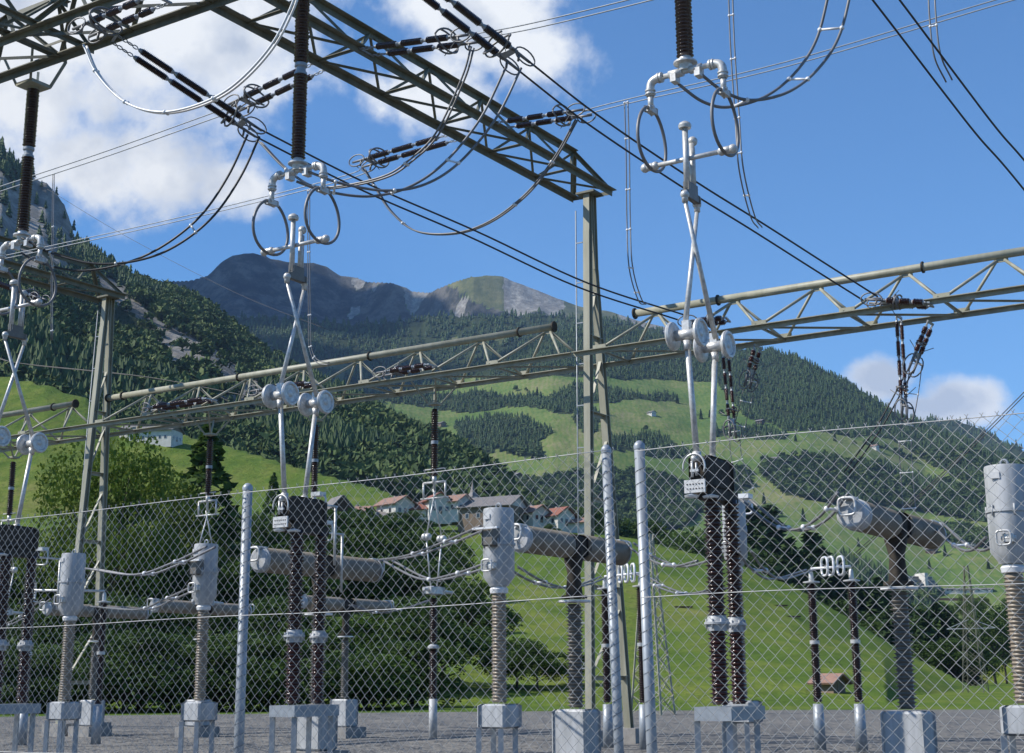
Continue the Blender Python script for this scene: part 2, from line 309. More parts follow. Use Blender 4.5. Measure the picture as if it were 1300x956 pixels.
def cover(px,py,lay,fr,x,y):
    """0 grass, 1 forest floor, 2 rock, 3 alpine grass, 4 gravel"""
    c=np.zeros(np.shape(px)); j=fbm(x,y,70,4,5); qx=px+14*fbm(x,y,90,4,31); qy=py+9*fbm(x,y,80,4,32)
    k=lay
    c=np.where(k==3,1.,c); m3=np.zeros(np.shape(px),bool)
    for p in SCREE3+[CLIFF3]: m3|=inpoly(qx,qy,p)
    m3|=inpoly(qx,qy,BAND3)&(j>-.15)
    c=np.where((k==3)&m3,2.,c)
    g=py+5*fbm(x,y,60,3,33)>np.interp(px,MLINE[:,0],MLINE[:,1])
    for p in BELT: g&=~inpoly(qx,qy,p)
    g&=~(fbm(x,y,85,4,61)>.46)
    c=np.where(k==4,np.where(g,6.,1.),c)
    c=np.where(k==5,1.,c); c=np.where(k==6,np.where((j>.42)&(fr>.5),3.,1.),c)
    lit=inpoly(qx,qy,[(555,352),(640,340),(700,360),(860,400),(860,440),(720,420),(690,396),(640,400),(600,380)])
    c=np.where(k==7,np.where(lit,np.where(fbm(x,y,240,5,8)+.22*(px>640)>.30,2.,3.),np.where(fbm(x,y,300,5,18)>.42,2.,5.)),c)  # cloud shade put into the cover colour: dark crag around the sunlit patch
    c=np.where(k==-1,np.where(np.hypot(x,y)<88,4.,0.),c)
    return c
naz=820; AZ=np.concatenate([np.linspace(-np.pi,AMIN,60,endpoint=False),np.linspace(AMIN,AMAX,naz),np.linspace(AMAX,np.pi,60)[1:-1]])
A2,R2=np.meshgrid(AZ,RS,indexing='ij'); Hh,LA,FR=heights(A2,R2,True); Xg=R2*np.sin(A2); Yg=R2*np.cos(A2)
Hh=np.where(R2>12000,np.minimum(Hh,60),Hh)
px,py=projn(Xg,Yg,Hh); CV=cover(px,py,LA,FR,Xg,Yg)
nA,nR=A2.shape; vs_=np.stack([Xg,Yg,Hh],-1).reshape(-1,3); vs_=np.vstack([vs_,[[0,0,0]]])
i=np.arange(nA)[:,None]; j=np.arange(nR-1)[None,:]; i2=(i+1)%nA
fc=np.stack([i*nR+j,i*nR+j+1,i2*nR+j+1,i2*nR+j],-1).reshape(-1,4)
def np_mesh(name,v,f,mat_,smooth=True,attrs={}):
    me=bpy.data.meshes.new(name); f=np.asarray(f); n=f.shape[1]
    me.vertices.add(len(v)); me.vertices.foreach_set('co',np.asarray(v,np.float32).ravel())
    me.loops.add(f.size); me.loops.foreach_set('vertex_index',f.ravel().astype(np.int32))
    me.polygons.add(len(f)); me.polygons.foreach_set('loop_start',np.arange(0,f.size,n,dtype=np.int32)); me.polygons.foreach_set('loop_total',np.full(len(f),n,np.int32))
    me.update(calc_edges=True); me.polygons.foreach_set('use_smooth',np.full(len(f),smooth))
    for k_,(a,dom) in attrs.items():
        at=me.attributes.new(k_,'FLOAT',dom); at.data.foreach_set('value',np.asarray(a,np.float32).ravel())
    me.materials.append(mat_); return me
def ground_mat():
    m=bpy.data.materials.new('ground_cover'); m.use_nodes=True; global N,L; N=m.node_tree.nodes; L=m.node_tree.links
    b=N['Principled BSDF']; b.inputs['Roughness'].default_value=.95; b.inputs['Specular IOR Level'].default_value=.15
    g=nd('NewGeometry'); P=g.outputs['Position']
    def noise(s,d=6,r=.6):
        n=nd('TexNoise'); n.inputs['Scale'].default_value=s; n.inputs['Detail'].default_value=d; n.inputs['Roughness'].default_value=r; lk(P,n.inputs['Vector']); return n.outputs[0]
    def ramp(f,*st):
        r=nd('ValToRGB')
        while len(r.color_ramp.elements)<len(st): r.color_ramp.elements.new(.5)
        for e,(p,c) in zip(r.color_ramp.elements,st): e.position=p; e.color=(*c,1)
        lk(f,r.inputs[0]); return r.outputs[0]
    def mx(f,a,b_):
        n=nd('MixRGB'); lk(f,n.inputs[0]); lk(a,n.inputs[1]); lk(b_,n.inputs[2]); return n.outputs[0]
    big=noise(.006,5); med=noise(.06,6,.7); fine=noise(1.2,4,.7)
    mixn=mth('ADD',mth('MULTIPLY',big,.5),mth('ADD',mth('MULTIPLY',med,.3),mth('MULTIPLY',fine,.2)))
    strip=nd('TexWave'); strip.inputs['Scale'].default_value=.035; strip.inputs['Distortion'].default_value=9; strip.inputs['Detail'].default_value=4; strip.inputs['Detail Scale'].default_value=.6; lk(P,strip.inputs['Vector'])
    mixn=mth('ADD',mixn,mth('MULTIPLY',mth('SUBTRACT',strip.outputs[1],.5),.05))
    mixn=mth('ADD',mth('MULTIPLY',mth('SUBTRACT',mixn,.5),1.5),.5)
    grass=ramp(mixn,(.30,(.055,.105,.014)),(.46,(.095,.155,.018)),(.58,(.15,.19,.030)),(.72,(.22,.21,.065)))
    floor=ramp(med,(.3,(.018,.03,.01)),(.7,(.04,.055,.02)))
    rock=ramp(mth('ADD',mth('MULTIPLY',med,.5),mth('MULTIPLY',noise(.02,8,.75),.5)),(.36,(.12,.11,.09)),(.5,(.22,.205,.18)),(.62,(.36,.345,.31)))
    alp=ramp(mth('ADD',mth('MULTIPLY',big,.6),mth('MULTIPLY',noise(.02,7,.7),.4)),(.38,(.05,.065,.03)),(.5,(.10,.11,.045)),(.62,(.19,.175,.085)))
    past=ramp(mixn,(.34,(.075,.135,.03)),(.47,(.11,.165,.04)),(.56,(.155,.185,.055)),(.68,(.215,.205,.10)))
    shaded_crag=ramp(mth('ADD',mth('MULTIPLY',noise(.012,8,.75),.6),mth('MULTIPLY',big,.4)),(.40,(.018,.021,.02)),(.49,(.05,.05,.04)),(.58,(.12,.11,.09)))  # near-black summit rock with the cloud shade included in its tone
    grav=ramp(noise(6,5,.8),(.35,(.13,.125,.115)),(.65,(.24,.23,.215)))
    jit=mth('MULTIPLY',mth('SUBTRACT',noise(.045,7,.75),.5),1.3)
    def sel(k):
        at=nd('Attribute',attribute_name='cover_%d'%int(k+.5)); n=nd('MapRange',interpolation_type='SMOOTHSTEP'); n.inputs[1].default_value=.42; n.inputs[2].default_value=.58; lk(mth('ADD',at.outputs['Fac'],jit),n.inputs[0]); lk(at.outputs['Fac'],n.inputs[0]) if k==3.5 else None; return n.outputs[0]
    c=mx(sel(.5),grass,floor); c=mx(sel(1.5),c,rock); c=mx(sel(2.5),c,alp); c=mx(sel(3.5),c,grav); c=mx(sel(4.5),c,shaded_crag); c=mx(sel(5.5),c,past)
    lk(c,b.inputs['Base Color'])
    bp=nd('Bump'); bp.inputs['Strength'].default_value=.9; bp.inputs['Distance'].default_value=6; nb=noise(.035,9,.7); lk(nb,bp.inputs['Height'])
    bp2=nd('Bump'); bp2.inputs['Strength'].default_value=.35; bp2.inputs['Distance'].default_value=.3; lk(fine,bp2.inputs['Height']); lk(bp.outputs[0],bp2.inputs['Normal'])
    sw=nd('Mix'); sw.data_type='VECTOR'; lk(sel(1.5),sw.inputs[0]); lk(bp2.outputs[0],sw.inputs[5]) if False else None
    lk(bp.outputs[0],b.inputs['Normal']) if False else lk(bp2.outputs[0],b.inputs['Normal'])
    return m
M_GROUND=ground_mat()
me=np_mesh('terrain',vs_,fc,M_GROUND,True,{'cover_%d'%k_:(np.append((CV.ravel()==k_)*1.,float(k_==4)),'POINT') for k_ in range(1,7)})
tr=bpy.data.objects.new('terrain',me); COL.objects.link(tr); tr['kind']='structure'
me=np_mesh('yard_ground',[( -13,-13,-.004),(13,-13,-.004),(13,13,-.004),(-13,13,-.004)],[(0,1,2,3)],M_GROUND,False,{'cover_4':([1.]*4,'POINT')})
yg=bpy.data.objects.new('yard_ground',me); COL.objects.link(yg); yg['kind']='structure'
# ------------------------------------------------------------------ vegetation
def leaf_mat(name,c1,c2,c3,rough=.75,tr=.25):
    m=bpy.data.materials.new(name); m.use_nodes=True; global N,L; N=m.node_tree.nodes; L=m.node_tree.links
    b=N['Principled BSDF']; b.inputs['Roughness'].default_value=rough; b.inputs['Specular IOR Level'].default_value=.25
    at=nd('Attribute',attribute_name='tone'); oi=nd('ObjectInfo'); f=mth('FRACT',mth('ADD',at.outputs['Fac'],mth('MULTIPLY',oi.outputs['Random'],.35)))
    r=nd('ValToRGB'); r.color_ramp.elements.new(.5)
    for e,(p,c) in zip(r.color_ramp.elements,((0,c1),(.5,c2),(1,c3))): e.position=p; e.color=(*c,1)
    lk(f,r.inputs[0]); lk(r.outputs[0],b.inputs['Base Color'])
    if tr:
        t=nd('BsdfTranslucent'); lk(r.outputs[0],t.inputs[0]); ms=nd('MixShader'); ms.inputs[0].default_value=tr
        lk(b.outputs[0],ms.inputs[1]); lk(t.outputs[0],ms.inputs[2]); lk(ms.outputs[0],N['Material Output'].inputs[0])
    return m
M_CON=leaf_mat('conifer_needles',(.024,.050,.017),(.040,.074,.024),(.065,.105,.03),tr=0)
M_LEAF=leaf_mat('broad_leaves',(.03,.07,.012),(.05,.10,.016),(.085,.14,.022))
M_LEAFY=leaf_mat('yellow_green_leaves',(.06,.11,.015),(.10,.155,.02),(.155,.195,.03))
M_WOODS=leaf_mat('woodland_leaves',(.034,.062,.016),(.055,.095,.024),(.10,.135,.035),tr=0)
M_LEAFD=leaf_mat('dark_leaves',(.028,.058,.012),(.048,.09,.018),(.085,.135,.026))
M_BARK=mat('bark',(.09,.07,.05),.9,0,c2=(.05,.04,.03),scale=6)
def conifer_arrays(tiers,n,seed,trunk=0):
    """unit spruce: 1 m tall, ragged overlapping skirts; trunk side comes first"""
    g=np.random.default_rng(seed); v=[];f=[]
    for t in range(tiers):
        z1=1-(t/tiers)**.95*.86; rad=.03+.155*((t+1)/tiers)**.85; z0=z1-.12-.78/tiers*1.15
        o=len(v); v.append((0,0,min(z1+.03,1)))
        ph=g.random()*6
        for k in range(n):
            a=ph+2*math.pi*k/n; rr=rad*(g.uniform(.75,1.15) if k%2==0 else g.uniform(.45,.68)); v.append((math.cos(a)*rr,math.sin(a)*rr,max(z0+g.uniform(-.03,.03)+(.05 if k%2 else 0),.03)))
        for k in range(n): f.append((o,o+1+k,o+1+(k+1)%n))
    return np.array(v),np.array(f)
def merged(name,protos,P,S,Wd,mat_,label,cat,leafseed=1):
    g=np.random.default_rng(leafseed); V=[];Fc=[];T=[];o=0; k=g.integers(0,len(protos),len(P))
    for q,(pv,pf) in enumerate(protos):
        id_=np.where(k==q)[0]
        if not len(id_): continue
        a=g.random(len(id_))*6.28; c,s_=np.cos(a)[:,None],np.sin(a)[:,None]; x=pv[None,:,0]*Wd[id_][:,None]; y=pv[None,:,1]*Wd[id_][:,None]
        vv=np.stack([P[id_][:,0:1]+x*c-y*s_,P[id_][:,1:2]+x*s_+y*c,P[id_][:,2:3]+pv[None,:,2]*S[id_][:,None]],-1)
        n=pv.shape[0]; ff=pf[None]+(np.arange(len(id_))*n)[:,None,None]+o
        V.append(vv.reshape(-1,3)); Fc.append(ff.reshape(-1,3)); T.append(np.repeat(np.clip(g.random(len(id_))*.7+.55*fbm(P[id_][:,0],P[id_][:,1],60,3,77)+.15,0,.999),n)); o+=n*len(id_)
    me=np_mesh(name,np.vstack(V),np.vstack(Fc),mat_,False,{'tone':(np.concatenate(T),'POINT')})
    ob=bpy.data.objects.new(name,me); COL.objects.link(ob); ob['kind']='stuff'; ob['label']=label; ob['category']=cat; return ob
PR=[conifer_arrays(4,8,s) for s in range(6)]
def blob_arrays(seed,n=60):      # unit broadleaf: lumpy crown of leaf tufts
    g=np.random.default_rng(seed); v=[];f=[]
    for i in range(n):
        d=g.normal(size=3); d/=np.linalg.norm(d); d[2]=abs(d[2])*.9-.2 if g.random()<.8 else d[2]; r=.34*(.8+.35*g.random()); c=np.array([d[0]*r,d[1]*r,.55+d[2]*.42*(.8+.3*g.random())])
        o=len(v); s=.13+.07*g.random()
        for _ in range(3): v.append(c+g.normal(size=3)*s*.8)
        v.append(c+d*s*.9); f+= [(o,o+1,o+3),(o+1,o+2,o+3),(o+2,o,o+3)]
    return np.array(v),np.array(f)
PB=[blob_arrays(s) for s in range(5)]
def scatter(n,r0,r1,a0,a1,ok,seed,th=11):
    g=np.random.default_rng(seed); az=g.uniform(a0,a1,n); r=np.exp(g.uniform(math.log(r0),math.log(r1),n))
    h,la,fr=heights(az,r,True); x,y=r*np.sin(az),r*np.cos(az); px_,py_=projn(x,y,h); cv=cover(px_,py_,la,fr,x,y)
    x2,y2=projn(x,y,h+th); cv2=cover(x2,y2,la,fr,x,y); cv=np.where((la==3)&(cv2==2),2.,cv)
    for hh in (5,17,24): x2,y2=projn(x,y,h+hh); cv=np.where((la==3)&(cover(x2,y2,la,fr,x,y)==2),2.,cv)
    m=ok(la,cv,px_,py_,fr,r); return np.stack([x,y,h],-1)[m],np.stack([px_,py_,r],-1)[m]
def size(n,h0,h1,wf,seed):
    g=np.random.default_rng(seed); S=g.uniform(h0,h1,n); return S,S*wf*g.uniform(.8,1.25,n)
a0,a1=azel(-60,600)[0],azel(1360,600)[0]
P,Q=scatter(36000,660,1950,a0,azel(700,600)[0],lambda la,cv,x,y,fr,r:(la==3)&((cv==1)|(np.random.default_rng(3).random(len(x))<.03)),11)
near=Q[:,2]<760
S,Wd=size(len(P),9,18,1.6,12); g_=fbm(P[:,0],P[:,1],150,3,50)>-.16; bl=g_&(Q[:,1]>360)
big=np.where(Q[:,2]<1150,1.3,1.); S=S*big; Wd=Wd*big
k=~bl&~near; merged('left_forest',PR,P[k],S[k],Wd[k],M_CON,'dense spruce forest covering the steep slope on the left','forest',1)
k=bl&~near; merged('broadleaf_wood',PB,P[k],S[k]*.8,S[k]*.8,M_WOODS,'rounded dark broadleaf trees mixed into the steep left slope','woodland',2)
SOLO=[(p,q) for p,q,n in zip(P,Q,near) if n]
P,Q=scatter(46000,1450,3400,azel(330,600)[0],a1,lambda la,cv,x,y,fr,r:(la==4)&(cv==1)&(y<900),13)
S,Wd=size(len(P),8,14,1.7,14); lo=(Q[:,1]>575)&(fbm(P[:,0],P[:,1],120,3,51)>-.15)
merged('right_forest',PR,P[~lo],S[~lo],Wd[~lo],M_CON,'dark conifer forest covering the broad mountain on the right','forest',3)
merged('valley_woodland',PB,P[lo],S[lo]*1.0,S[lo]*1.1,M_WOODS,'bushy dark woods between the lower meadows of the right slope','woodland',4)
P,Q=scatter(22000,2800,5400,azel(180,600)[0],a1,lambda la,cv,x,y,fr,r:((la==6)|(la==5))&(cv==1),15)
S,Wd=size(len(P),13,22,1.9,16); merged('distant_forest',PR,P,S,Wd,M_CON,'far dark forest below the bare summits','forest',5)
# single trees: detailed prototypes
def tree_proto(name,kind,seed,leaf,h,wd,nl,ls,cat='tree'):
    g=np.random.default_rng(seed); root=thing(name,'',cat,(0,0,0))
    tb=MB(); top=Vector((g.normal()*.02*h,g.normal()*.02*h,h*(.92 if kind=='con' else .6)))
    tb.cyl(Vector((0,0,-.5)),top*.5,h*.022,h*.014,7).cyl(top*.5,top,h*.014,h*.004,6)
    c=[];
    if kind=='con':
        for i in range(nl):
            t=g.random()**.72; z=h*(.99-.9*t); rr=wd*.5*(t**.8)*(.55+.45*g.random()**.5)*(1-.18*math.sin(t*38)); a=g.random()*6.283; c.append((rr*math.cos(a),rr*math.sin(a),z-rr*.28))
        for i in range(16):
            t=.15+.8*i/16; a=i*2.4; z=h*(1-t*.9); tb.cyl(Vector((0,0,z)),Vector((math.cos(a)*wd*.4*t,math.sin(a)*wd*.4*t,z-.1*wd*t)),h*.004,h*.001,4)
    else:
        lobes=[]
        for i in range(15):
            a=i*2.4+g.random(); e=g.uniform(-.35,1); rr=wd*.5*math.sqrt(max(1-e*e*.8,0))*g.uniform(.5,.8); q=np.array([math.cos(a)*rr,math.sin(a)*rr,h*.5+e*h*.36]); lobes.append((q,wd*g.uniform(.14,.24)))
            tb.cyl(Vector((0,0,h*.25+.02*i*h)),Vector(q),h*.009,h*.002,5)
        for i in range(nl):
            q,r_=lobes[g.integers(15)]; d=g.normal(size=3); d/=np.linalg.norm(d); d[2]=abs(d[2])*.9 if g.random()<.7 else d[2]; c.append(q+d*r_*(.7+.42*g.random()))
    c=np.array(c); n=len(c); a=g.normal(size=(n,3)); 
    if kind=='con': a[:,2]*=.35
    a/=np.linalg.norm(a,axis=1)[:,None]; b_=g.normal(size=(n,3)); b_=np.cross(a,b_); b_/=np.linalg.norm(b_,axis=1)[:,None]
    s=ls*g.uniform(.6,1.35,n)[:,None]; v=np.stack([c-a*s,c+b_*s*.62,c+a*s,c-b_*s*.62],1).reshape(-1,3); f=np.arange(4*n).reshape(-1,4)
    me=np_mesh('crown',v,f,leaf,False,{'tone':(np.repeat(g.random(n)*.65,4),'POINT')}); cr_=bpy.data.objects.new('crown',me); COL.objects.link(cr_); cr_.parent=root
    t=tb.build('trunk',M_BARK); t.parent=root
    return root
def place(proto,p,s,label,group,first=[],rot=None):
    key=proto.name
    if key in first: c=copy_tree(proto)
    else: c=proto; first.append(key)
    c.location=p; c.scale=(s,s,s); c.rotation_euler=(0,0,random.random()*6.28 if rot is None else rot); c['label']=label; c['group']=group; return c
CONS=[tree_proto('spruce_tree','con',s,M_CON,18,6.5,1500,.62) for s in (1,2)]
BRD=[tree_proto('broadleaf_tree','brd',s,M_LEAFD,12,10.5,7000,.21) for s in (3,4,5)]
BRY=[tree_proto('broadleaf_tree','brd',s,M_LEAF,11,9.5,7000,.2) for s in (6,7)]
BYY=tree_proto('leafy_tree','brd',9,M_LEAFY,9,9,9500,.125)
random.seed(3); random.shuffle(SOLO)
for p,q in SOLO[:170]:
    place(random.choice(CONS),Vector(p)-Vector((0,0,.3)),random.uniform(.75,1.25),'dark green spruce at the lower edge of the left forest','spruces along the forest edge')
LARCH=tree_proto('larch_tree','con',21,M_LEAFD,20,9.5,1500,.5)
def ntree(px_,ytop,r,proto,h0,label,group,wide=1.0,zoff=0.):
    q=at_r(px_,ytop,r); zb=hz(q.x,q.y)+zoff; s=max((q.z-zb)/h0,.25)
    c=place(proto,Vector((q.x,q.y,zb-.2)),s,label,group); k=wide*s; k=min(max(k,s*.6),s*1.6); c.scale=(k,k,s); return c
random.seed(11)
GB='trees growing behind the substation'
for i,x in enumerate(range(150,560,40)):
    ntree(x+random.uniform(-8,8),646+random.uniform(-6,8)+(max(0,x-470)*.28),225+random.uniform(-12,12),random.choice(BRD+BRY),12,'tall dark broadleaf tree in the back row of the grove below the village',GB,1.15)
for i,x in enumerate(range(-20,610,44)):
    ntree(x+random.uniform(-8,8),698+random.uniform(-14,12)+max(0,x-520)*.5-(25 if 380<x<500 else 0),168+random.uniform(-10,10),random.choice(BRD+BRY),12,'dark broadleaf tree in the middle row of the grove behind the switchgear',GB,1.35)
for i,x in enumerate(range(-40,560,46)):
    ntree(x+random.uniform(-8,8),768+random.uniform(-18,16),122+random.uniform(-8,8),random.choice(BRD+BRY[:1]),12,'low dark tree in the front row of the grove close to the yard',GB,1.7)
for i,x in enumerate(range(-50,545,30)): ntree(x+random.uniform(-8,8),806+random.uniform(-16,14),97+random.uniform(-4,6),random.choice(BRD+BRY[:1]),12,'low leafy shrub in the hedge right behind the gravel yard','shrubs behind the yard',2.2,-1.2)
for x,y,r,w_ in ((588,742,190,1.3),(612,775,185,1.2),(560,715,200,1.2)): ntree(x,y,r,BRD[0],12,'dark tree at the right end of the grove above the bright bank',GB,w_)
GY='yellow green trees left of the grove'
ntree(150,562,150,BYY,9,'yellow green leafy tree rising behind the left gantry mast',GY,.62)
ntree(112,585,158,BYY,9,'lower yellow green tree left of the left gantry mast',GY,.75)
ntree(196,600,165,BYY,9,'rounded yellow green tree right of the left gantry mast',GY,.8)
ntree(265,532,175,LARCH,20,'tall dark airy larch with drooping branches below the white barn','larches on the meadow',1.2)
ntree(348,598,330,LARCH,20,'small young larch standing alone on the meadow slope','larches on the meadow',1.0)
for x,y,r,k,l in ((655,806,120,0,'dark bush beside the green bank, left of the lattice column'),(682,822,118,1,'low dark bush right of the other bush by the green bank'),(722,838,122,2,'small bush in front of the central gantry column')): ntree(x,y,r,BRD[k],12,l,'bushes at the foot of the green hill',1.7)
for x,y,r in ((428,646,400),(456,652,395),(505,650,400),(528,648,400),(612,646,430),(650,655,425),(745,658,440),(700,664,410)): ntree(x,y,r,random.choice(BRD),12,'round garden tree standing between the village houses','village trees',1.5)
for i in range(16):
    x=752+i*14; ntree(x,648+random.uniform(-14,12)+i*1.6,490+random.uniform(-20,30),random.choice(BRD+BRY),13,'green tree in the row behind the brow of the green hill','trees behind the hill brow',1.1)
for i in range(46):
    x=938+i*6.6; yr=np.interp(x,[940,1010,1080,1140,1230,1300],[700,735,775,800,830,840]); r=np.interp(x,[940,1010,1080,1140,1230],[420,400,370,340,320])+random.uniform(5,60)
    ntree(x,yr-random.uniform(6,24),r,random.choice(BRD+CONS),13,'dark tree filling the hollow behind the right end of the green hill','trees in the hollow',1.5)
for i in range(20):
    x=1015+i*15; r=random.uniform(480,760); ntree(x,random.uniform(738,790),r,random.choice(BRD+CONS),14,'dark tree farther down in the wooded hollow on the right','trees deep in the hollow',.9)
random.seed(5)
for x,y in ((612,502),(655,497),(668,497),(682,502),(700,470),(640,560),(668,570),(655,618),(626,607),(700,610),(880,526),(890,532),(901,530),(916,528),(745,545),(800,566),(860,512),(1010,560),(1060,560),(980,604),(1100,618),(970,640),(1020,662),(1090,694),(1200,706),(1180,722),(1255,722),(1060,592),(1085,566),(820,548),(560,508)):
    p=hit(x,y,640); place(random.choice(CONS+BRD[:1]),p-Vector((0,0,.4)),random.uniform(.7,1.1),'lone tree dotted on the sunny pastures of the right slope','single trees on the pastures')
# ------------------------------------------------------------------ houses
M_TILE=mat('red_roof_tiles',(.27,.10,.062),.8,0,c2=(.18,.075,.055),scale=1.5); M_TILE2=mat('faded_roof_tiles',(.30,.175,.125),.8,0,c2=(.21,.125,.10),scale=1.5)
M_SLATE=mat('grey_roof',(.20,.18,.17),.7,0,c2=(.14,.13,.125),scale=1.2); M_WALL=mat('white_plaster',(.62,.60,.55),.85,0,c2=(.50,.48,.44),scale=.6)
M_WOOD=mat('dark_timber',(.085,.05,.03),.85,0,c2=(.05,.03,.02),scale=1,streak=True); M_WOODL=mat('weathered_timber',(.22,.16,.11),.85,0,c2=(.15,.11,.08),scale=1,streak=True)
M_GLASS=mat('window_glass',(.03,.035,.04),.1,0,spec=.8); M_FRAME=mat('window_frame_paint',(.5,.48,.45),.6)
def house(p,w_,l,h,pitch,rot,wall,roof,label,name='village_house',cat='house',group='houses of the village',gable=None,wins=(2,3,2),chim=True,door=True):
    """w_: gable width (local x), l: ridge length (local y)"""
    root=thing(name,label,cat,p,group); c,s=math.cos(rot),math.sin(rot); X=Vector((c,s,0)); Y=Vector((-s,c,0)); rh=w_/2*pitch
    def q(x,y,z): return p+X*x+Y*y+ZZ*z
    m=MB(); a,b=w_/2,l/2
    m.add([q(-a,-b,-3),q(a,-b,-3),q(a,b,-3),q(-a,b,-3),q(-a,-b,h),q(a,-b,h),q(a,b,h),q(-a,b,h)],[(0,1,5,4),(1,2,6,5),(2,3,7,6),(3,0,4,7)]); m.build('wall',wall,root)
    MB().add([q(-a,-b,h),q(a,-b,h),q(0,-b,h+rh)],[(0,1,2)]).build('gable',gable or wall,root); MB().add([q(-a,b,h),q(a,b,h),q(0,b,h+rh)],[(1,0,2)]).build('gable',gable or wall,root)
    m=MB(); o=.9; t=.28
    for sg in (-1,1):
        e=q(sg*(a+o),0,h-o*pitch); r_=q(0,0,h+rh); n=(r_-e).cross(Y).normalized(); n=n if n.z>0 else -n
        vs=[e-Y*(b+o),e+Y*(b+o),r_+Y*(b+o),r_-Y*(b+o)]; m.add(vs+[v_+n*t for v_ in vs],[(0,1,2,3),(4,5,6,7),(0,1,5,4),(1,2,6,5),(2,3,7,6),(3,0,4,7)])
    rf=m.build('roof',roof,root)
    if chim:
        m=MB(); m.box(q(w_*.18,l*.2,h+rh*.85),X*.4,Y*.4,ZZ*1.1); ch=m.build('chimney',M_CONC,root); ch.parent=rf
    ny,nx,st=wins
    for sx,sy,n,half,ax,nr in ((0,-1,nx,a,X,-Y),(1,0,ny,b,Y,X),(-1,0,ny,b,Y,-X),(0,1,nx,a,X,Y)):
        base=b if sy else a
        for fl in range(st):
            for i in range(n):
                u_=(-1+2*(i+.5)/n)*half*.86; z=1.5+fl*2.7
                if z+1>h+(.6 if sx else rh*.3): continue
                ct=p+nr*(base+.03)+ax*u_+ZZ*z; m=MB(); m.box(ct,ax*.62,nr*.05,ZZ*.75); wd=m.build('window',M_FRAME,root)
                m=MB(); m.box(ct+nr*.05,ax*.5,nr*.02,ZZ*.63); pn=m.build('pane',M_GLASS,root); pn.parent=wd
    if door:
        m=MB(); m.box(p-Y*(b+.04)+ZZ*1.05,X*.55,Y*.05,ZZ*1.05); m.build('door',M_WOODL,root)
    return root
hs=[(428,660,9,9,4.5,1.05,.5,M_WOOD,M_SLATE,'dark timber barn with a steep black gable at the left end of the village'),
 (456,658,7,8,3,.5,1.2,M_WOODL,M_TILE2,'low dark shed with a faded tile roof beside the dark timber barn'),
 (502,655,9,11,5,.6,.75,M_WALL,M_TILE2,'house with a pale red roof and one bright white wall left of the garden bush'),
 (482,663,7,9,2.6,.5,1.3,M_WALL,M_SLATE,'low grey roofed cottage in front of the pale red roofed house'),
 (533,654,7,7,2.6,.55,1.3,M_WALL,M_TILE,'small low red roofed annex between two white houses'),
 (553,653,9,10,5.6,.6,.4,M_WALL,M_TILE,'tall white house with a red roof in the middle of the village'),
 (578,651,8,9,4.8,.6,.9,M_WALL,M_TILE2,'white house with a faded roof just left of the church spire'),
 (676,664,8.5,10,4.3,.6,.7,M_WALL,M_TILE2,'white house with an orange roof right of the big grey barn'),
 (708,668,9,9,4.5,.65,.75,M_WALL,M_TILE,'white house with a bright red roof, second from the right end of the village'),
 (734,670,6,7,2.4,.5,1.1,M_WALL,M_TILE2,'small low house with a red roof at the right end of the village')]
def vil(x,y,r=435): q=at_r(x,y,r); return Vector((q.x,q.y,q.z))
for x,y,w_,l,h,pt,ro,wl,rf,lb in hs:
    p=vil(x,y+1,430); w_*=.8; l*=.84; h*=.72; house(p,w_,l,h,pt,ro,wl,rf,lb,gable=M_WOODL if wl is M_WALL and l>9.3 else None,name='timber_barn' if wl is M_WOOD else 'village_house',cat='barn' if wl is M_WOOD else 'house')
house(vil(626,663,428),13,17,4.2,.5,1.15,M_WOODL,M_SLATE,'long grey roofed barn with a glazed grey gable behind the grey tank','farm_barn','barn',gable=M_FRAME,wins=(4,3,1),chim=False)
# church
p=vil(600,652,440); root=thing('church_tower','slim white church tower with a pointed dark spire between the houses','church',p)
MB().box(p+ZZ*2,Vector((1.5,0,0)),Vector((0,1.5,0)),ZZ*3.0).build('tower',M_WALL,root)
MB().lathe(p+ZZ*5.0,ZZ,[(0,2.0),(.4,1.7),(1.6,.8),(5,.05)],4,False).build('spire',M_SLATE,root)
MB().box(p+Vector((0,-1.52,3.8)),Vector((.45,0,0)),Vector((0,.04,0)),ZZ*.8).build('belfry_window',M_GLASS,root)
p=hit(196,561,500,800); p.z-=.4
house(p,11,21,4.6,.45,1.35,M_WALL,M_SLATE,'long white barn with a brown roof on the left meadow','meadow_barn','barn','barns on the left meadow',gable=M_WOODL,wins=(7,3,1),chim=False)
p=hit(168,556,500,800); house(p,8,8,3.4,.5,1.2,M_WALL,M_SLATE,'small white cottage just left of the long white barn','cottage','house','barns on the left meadow',wins=(2,2,1),chim=False)
p=hit(234,549,500,800); house(p,7,8,2.6,.5,1.3,M_WALL,M_TILE,'little orange roofed house right of the long white barn','cottage','house','barns on the left meadow',wins=(2,2,1),chim=False)
GH='chalets on the right slope'
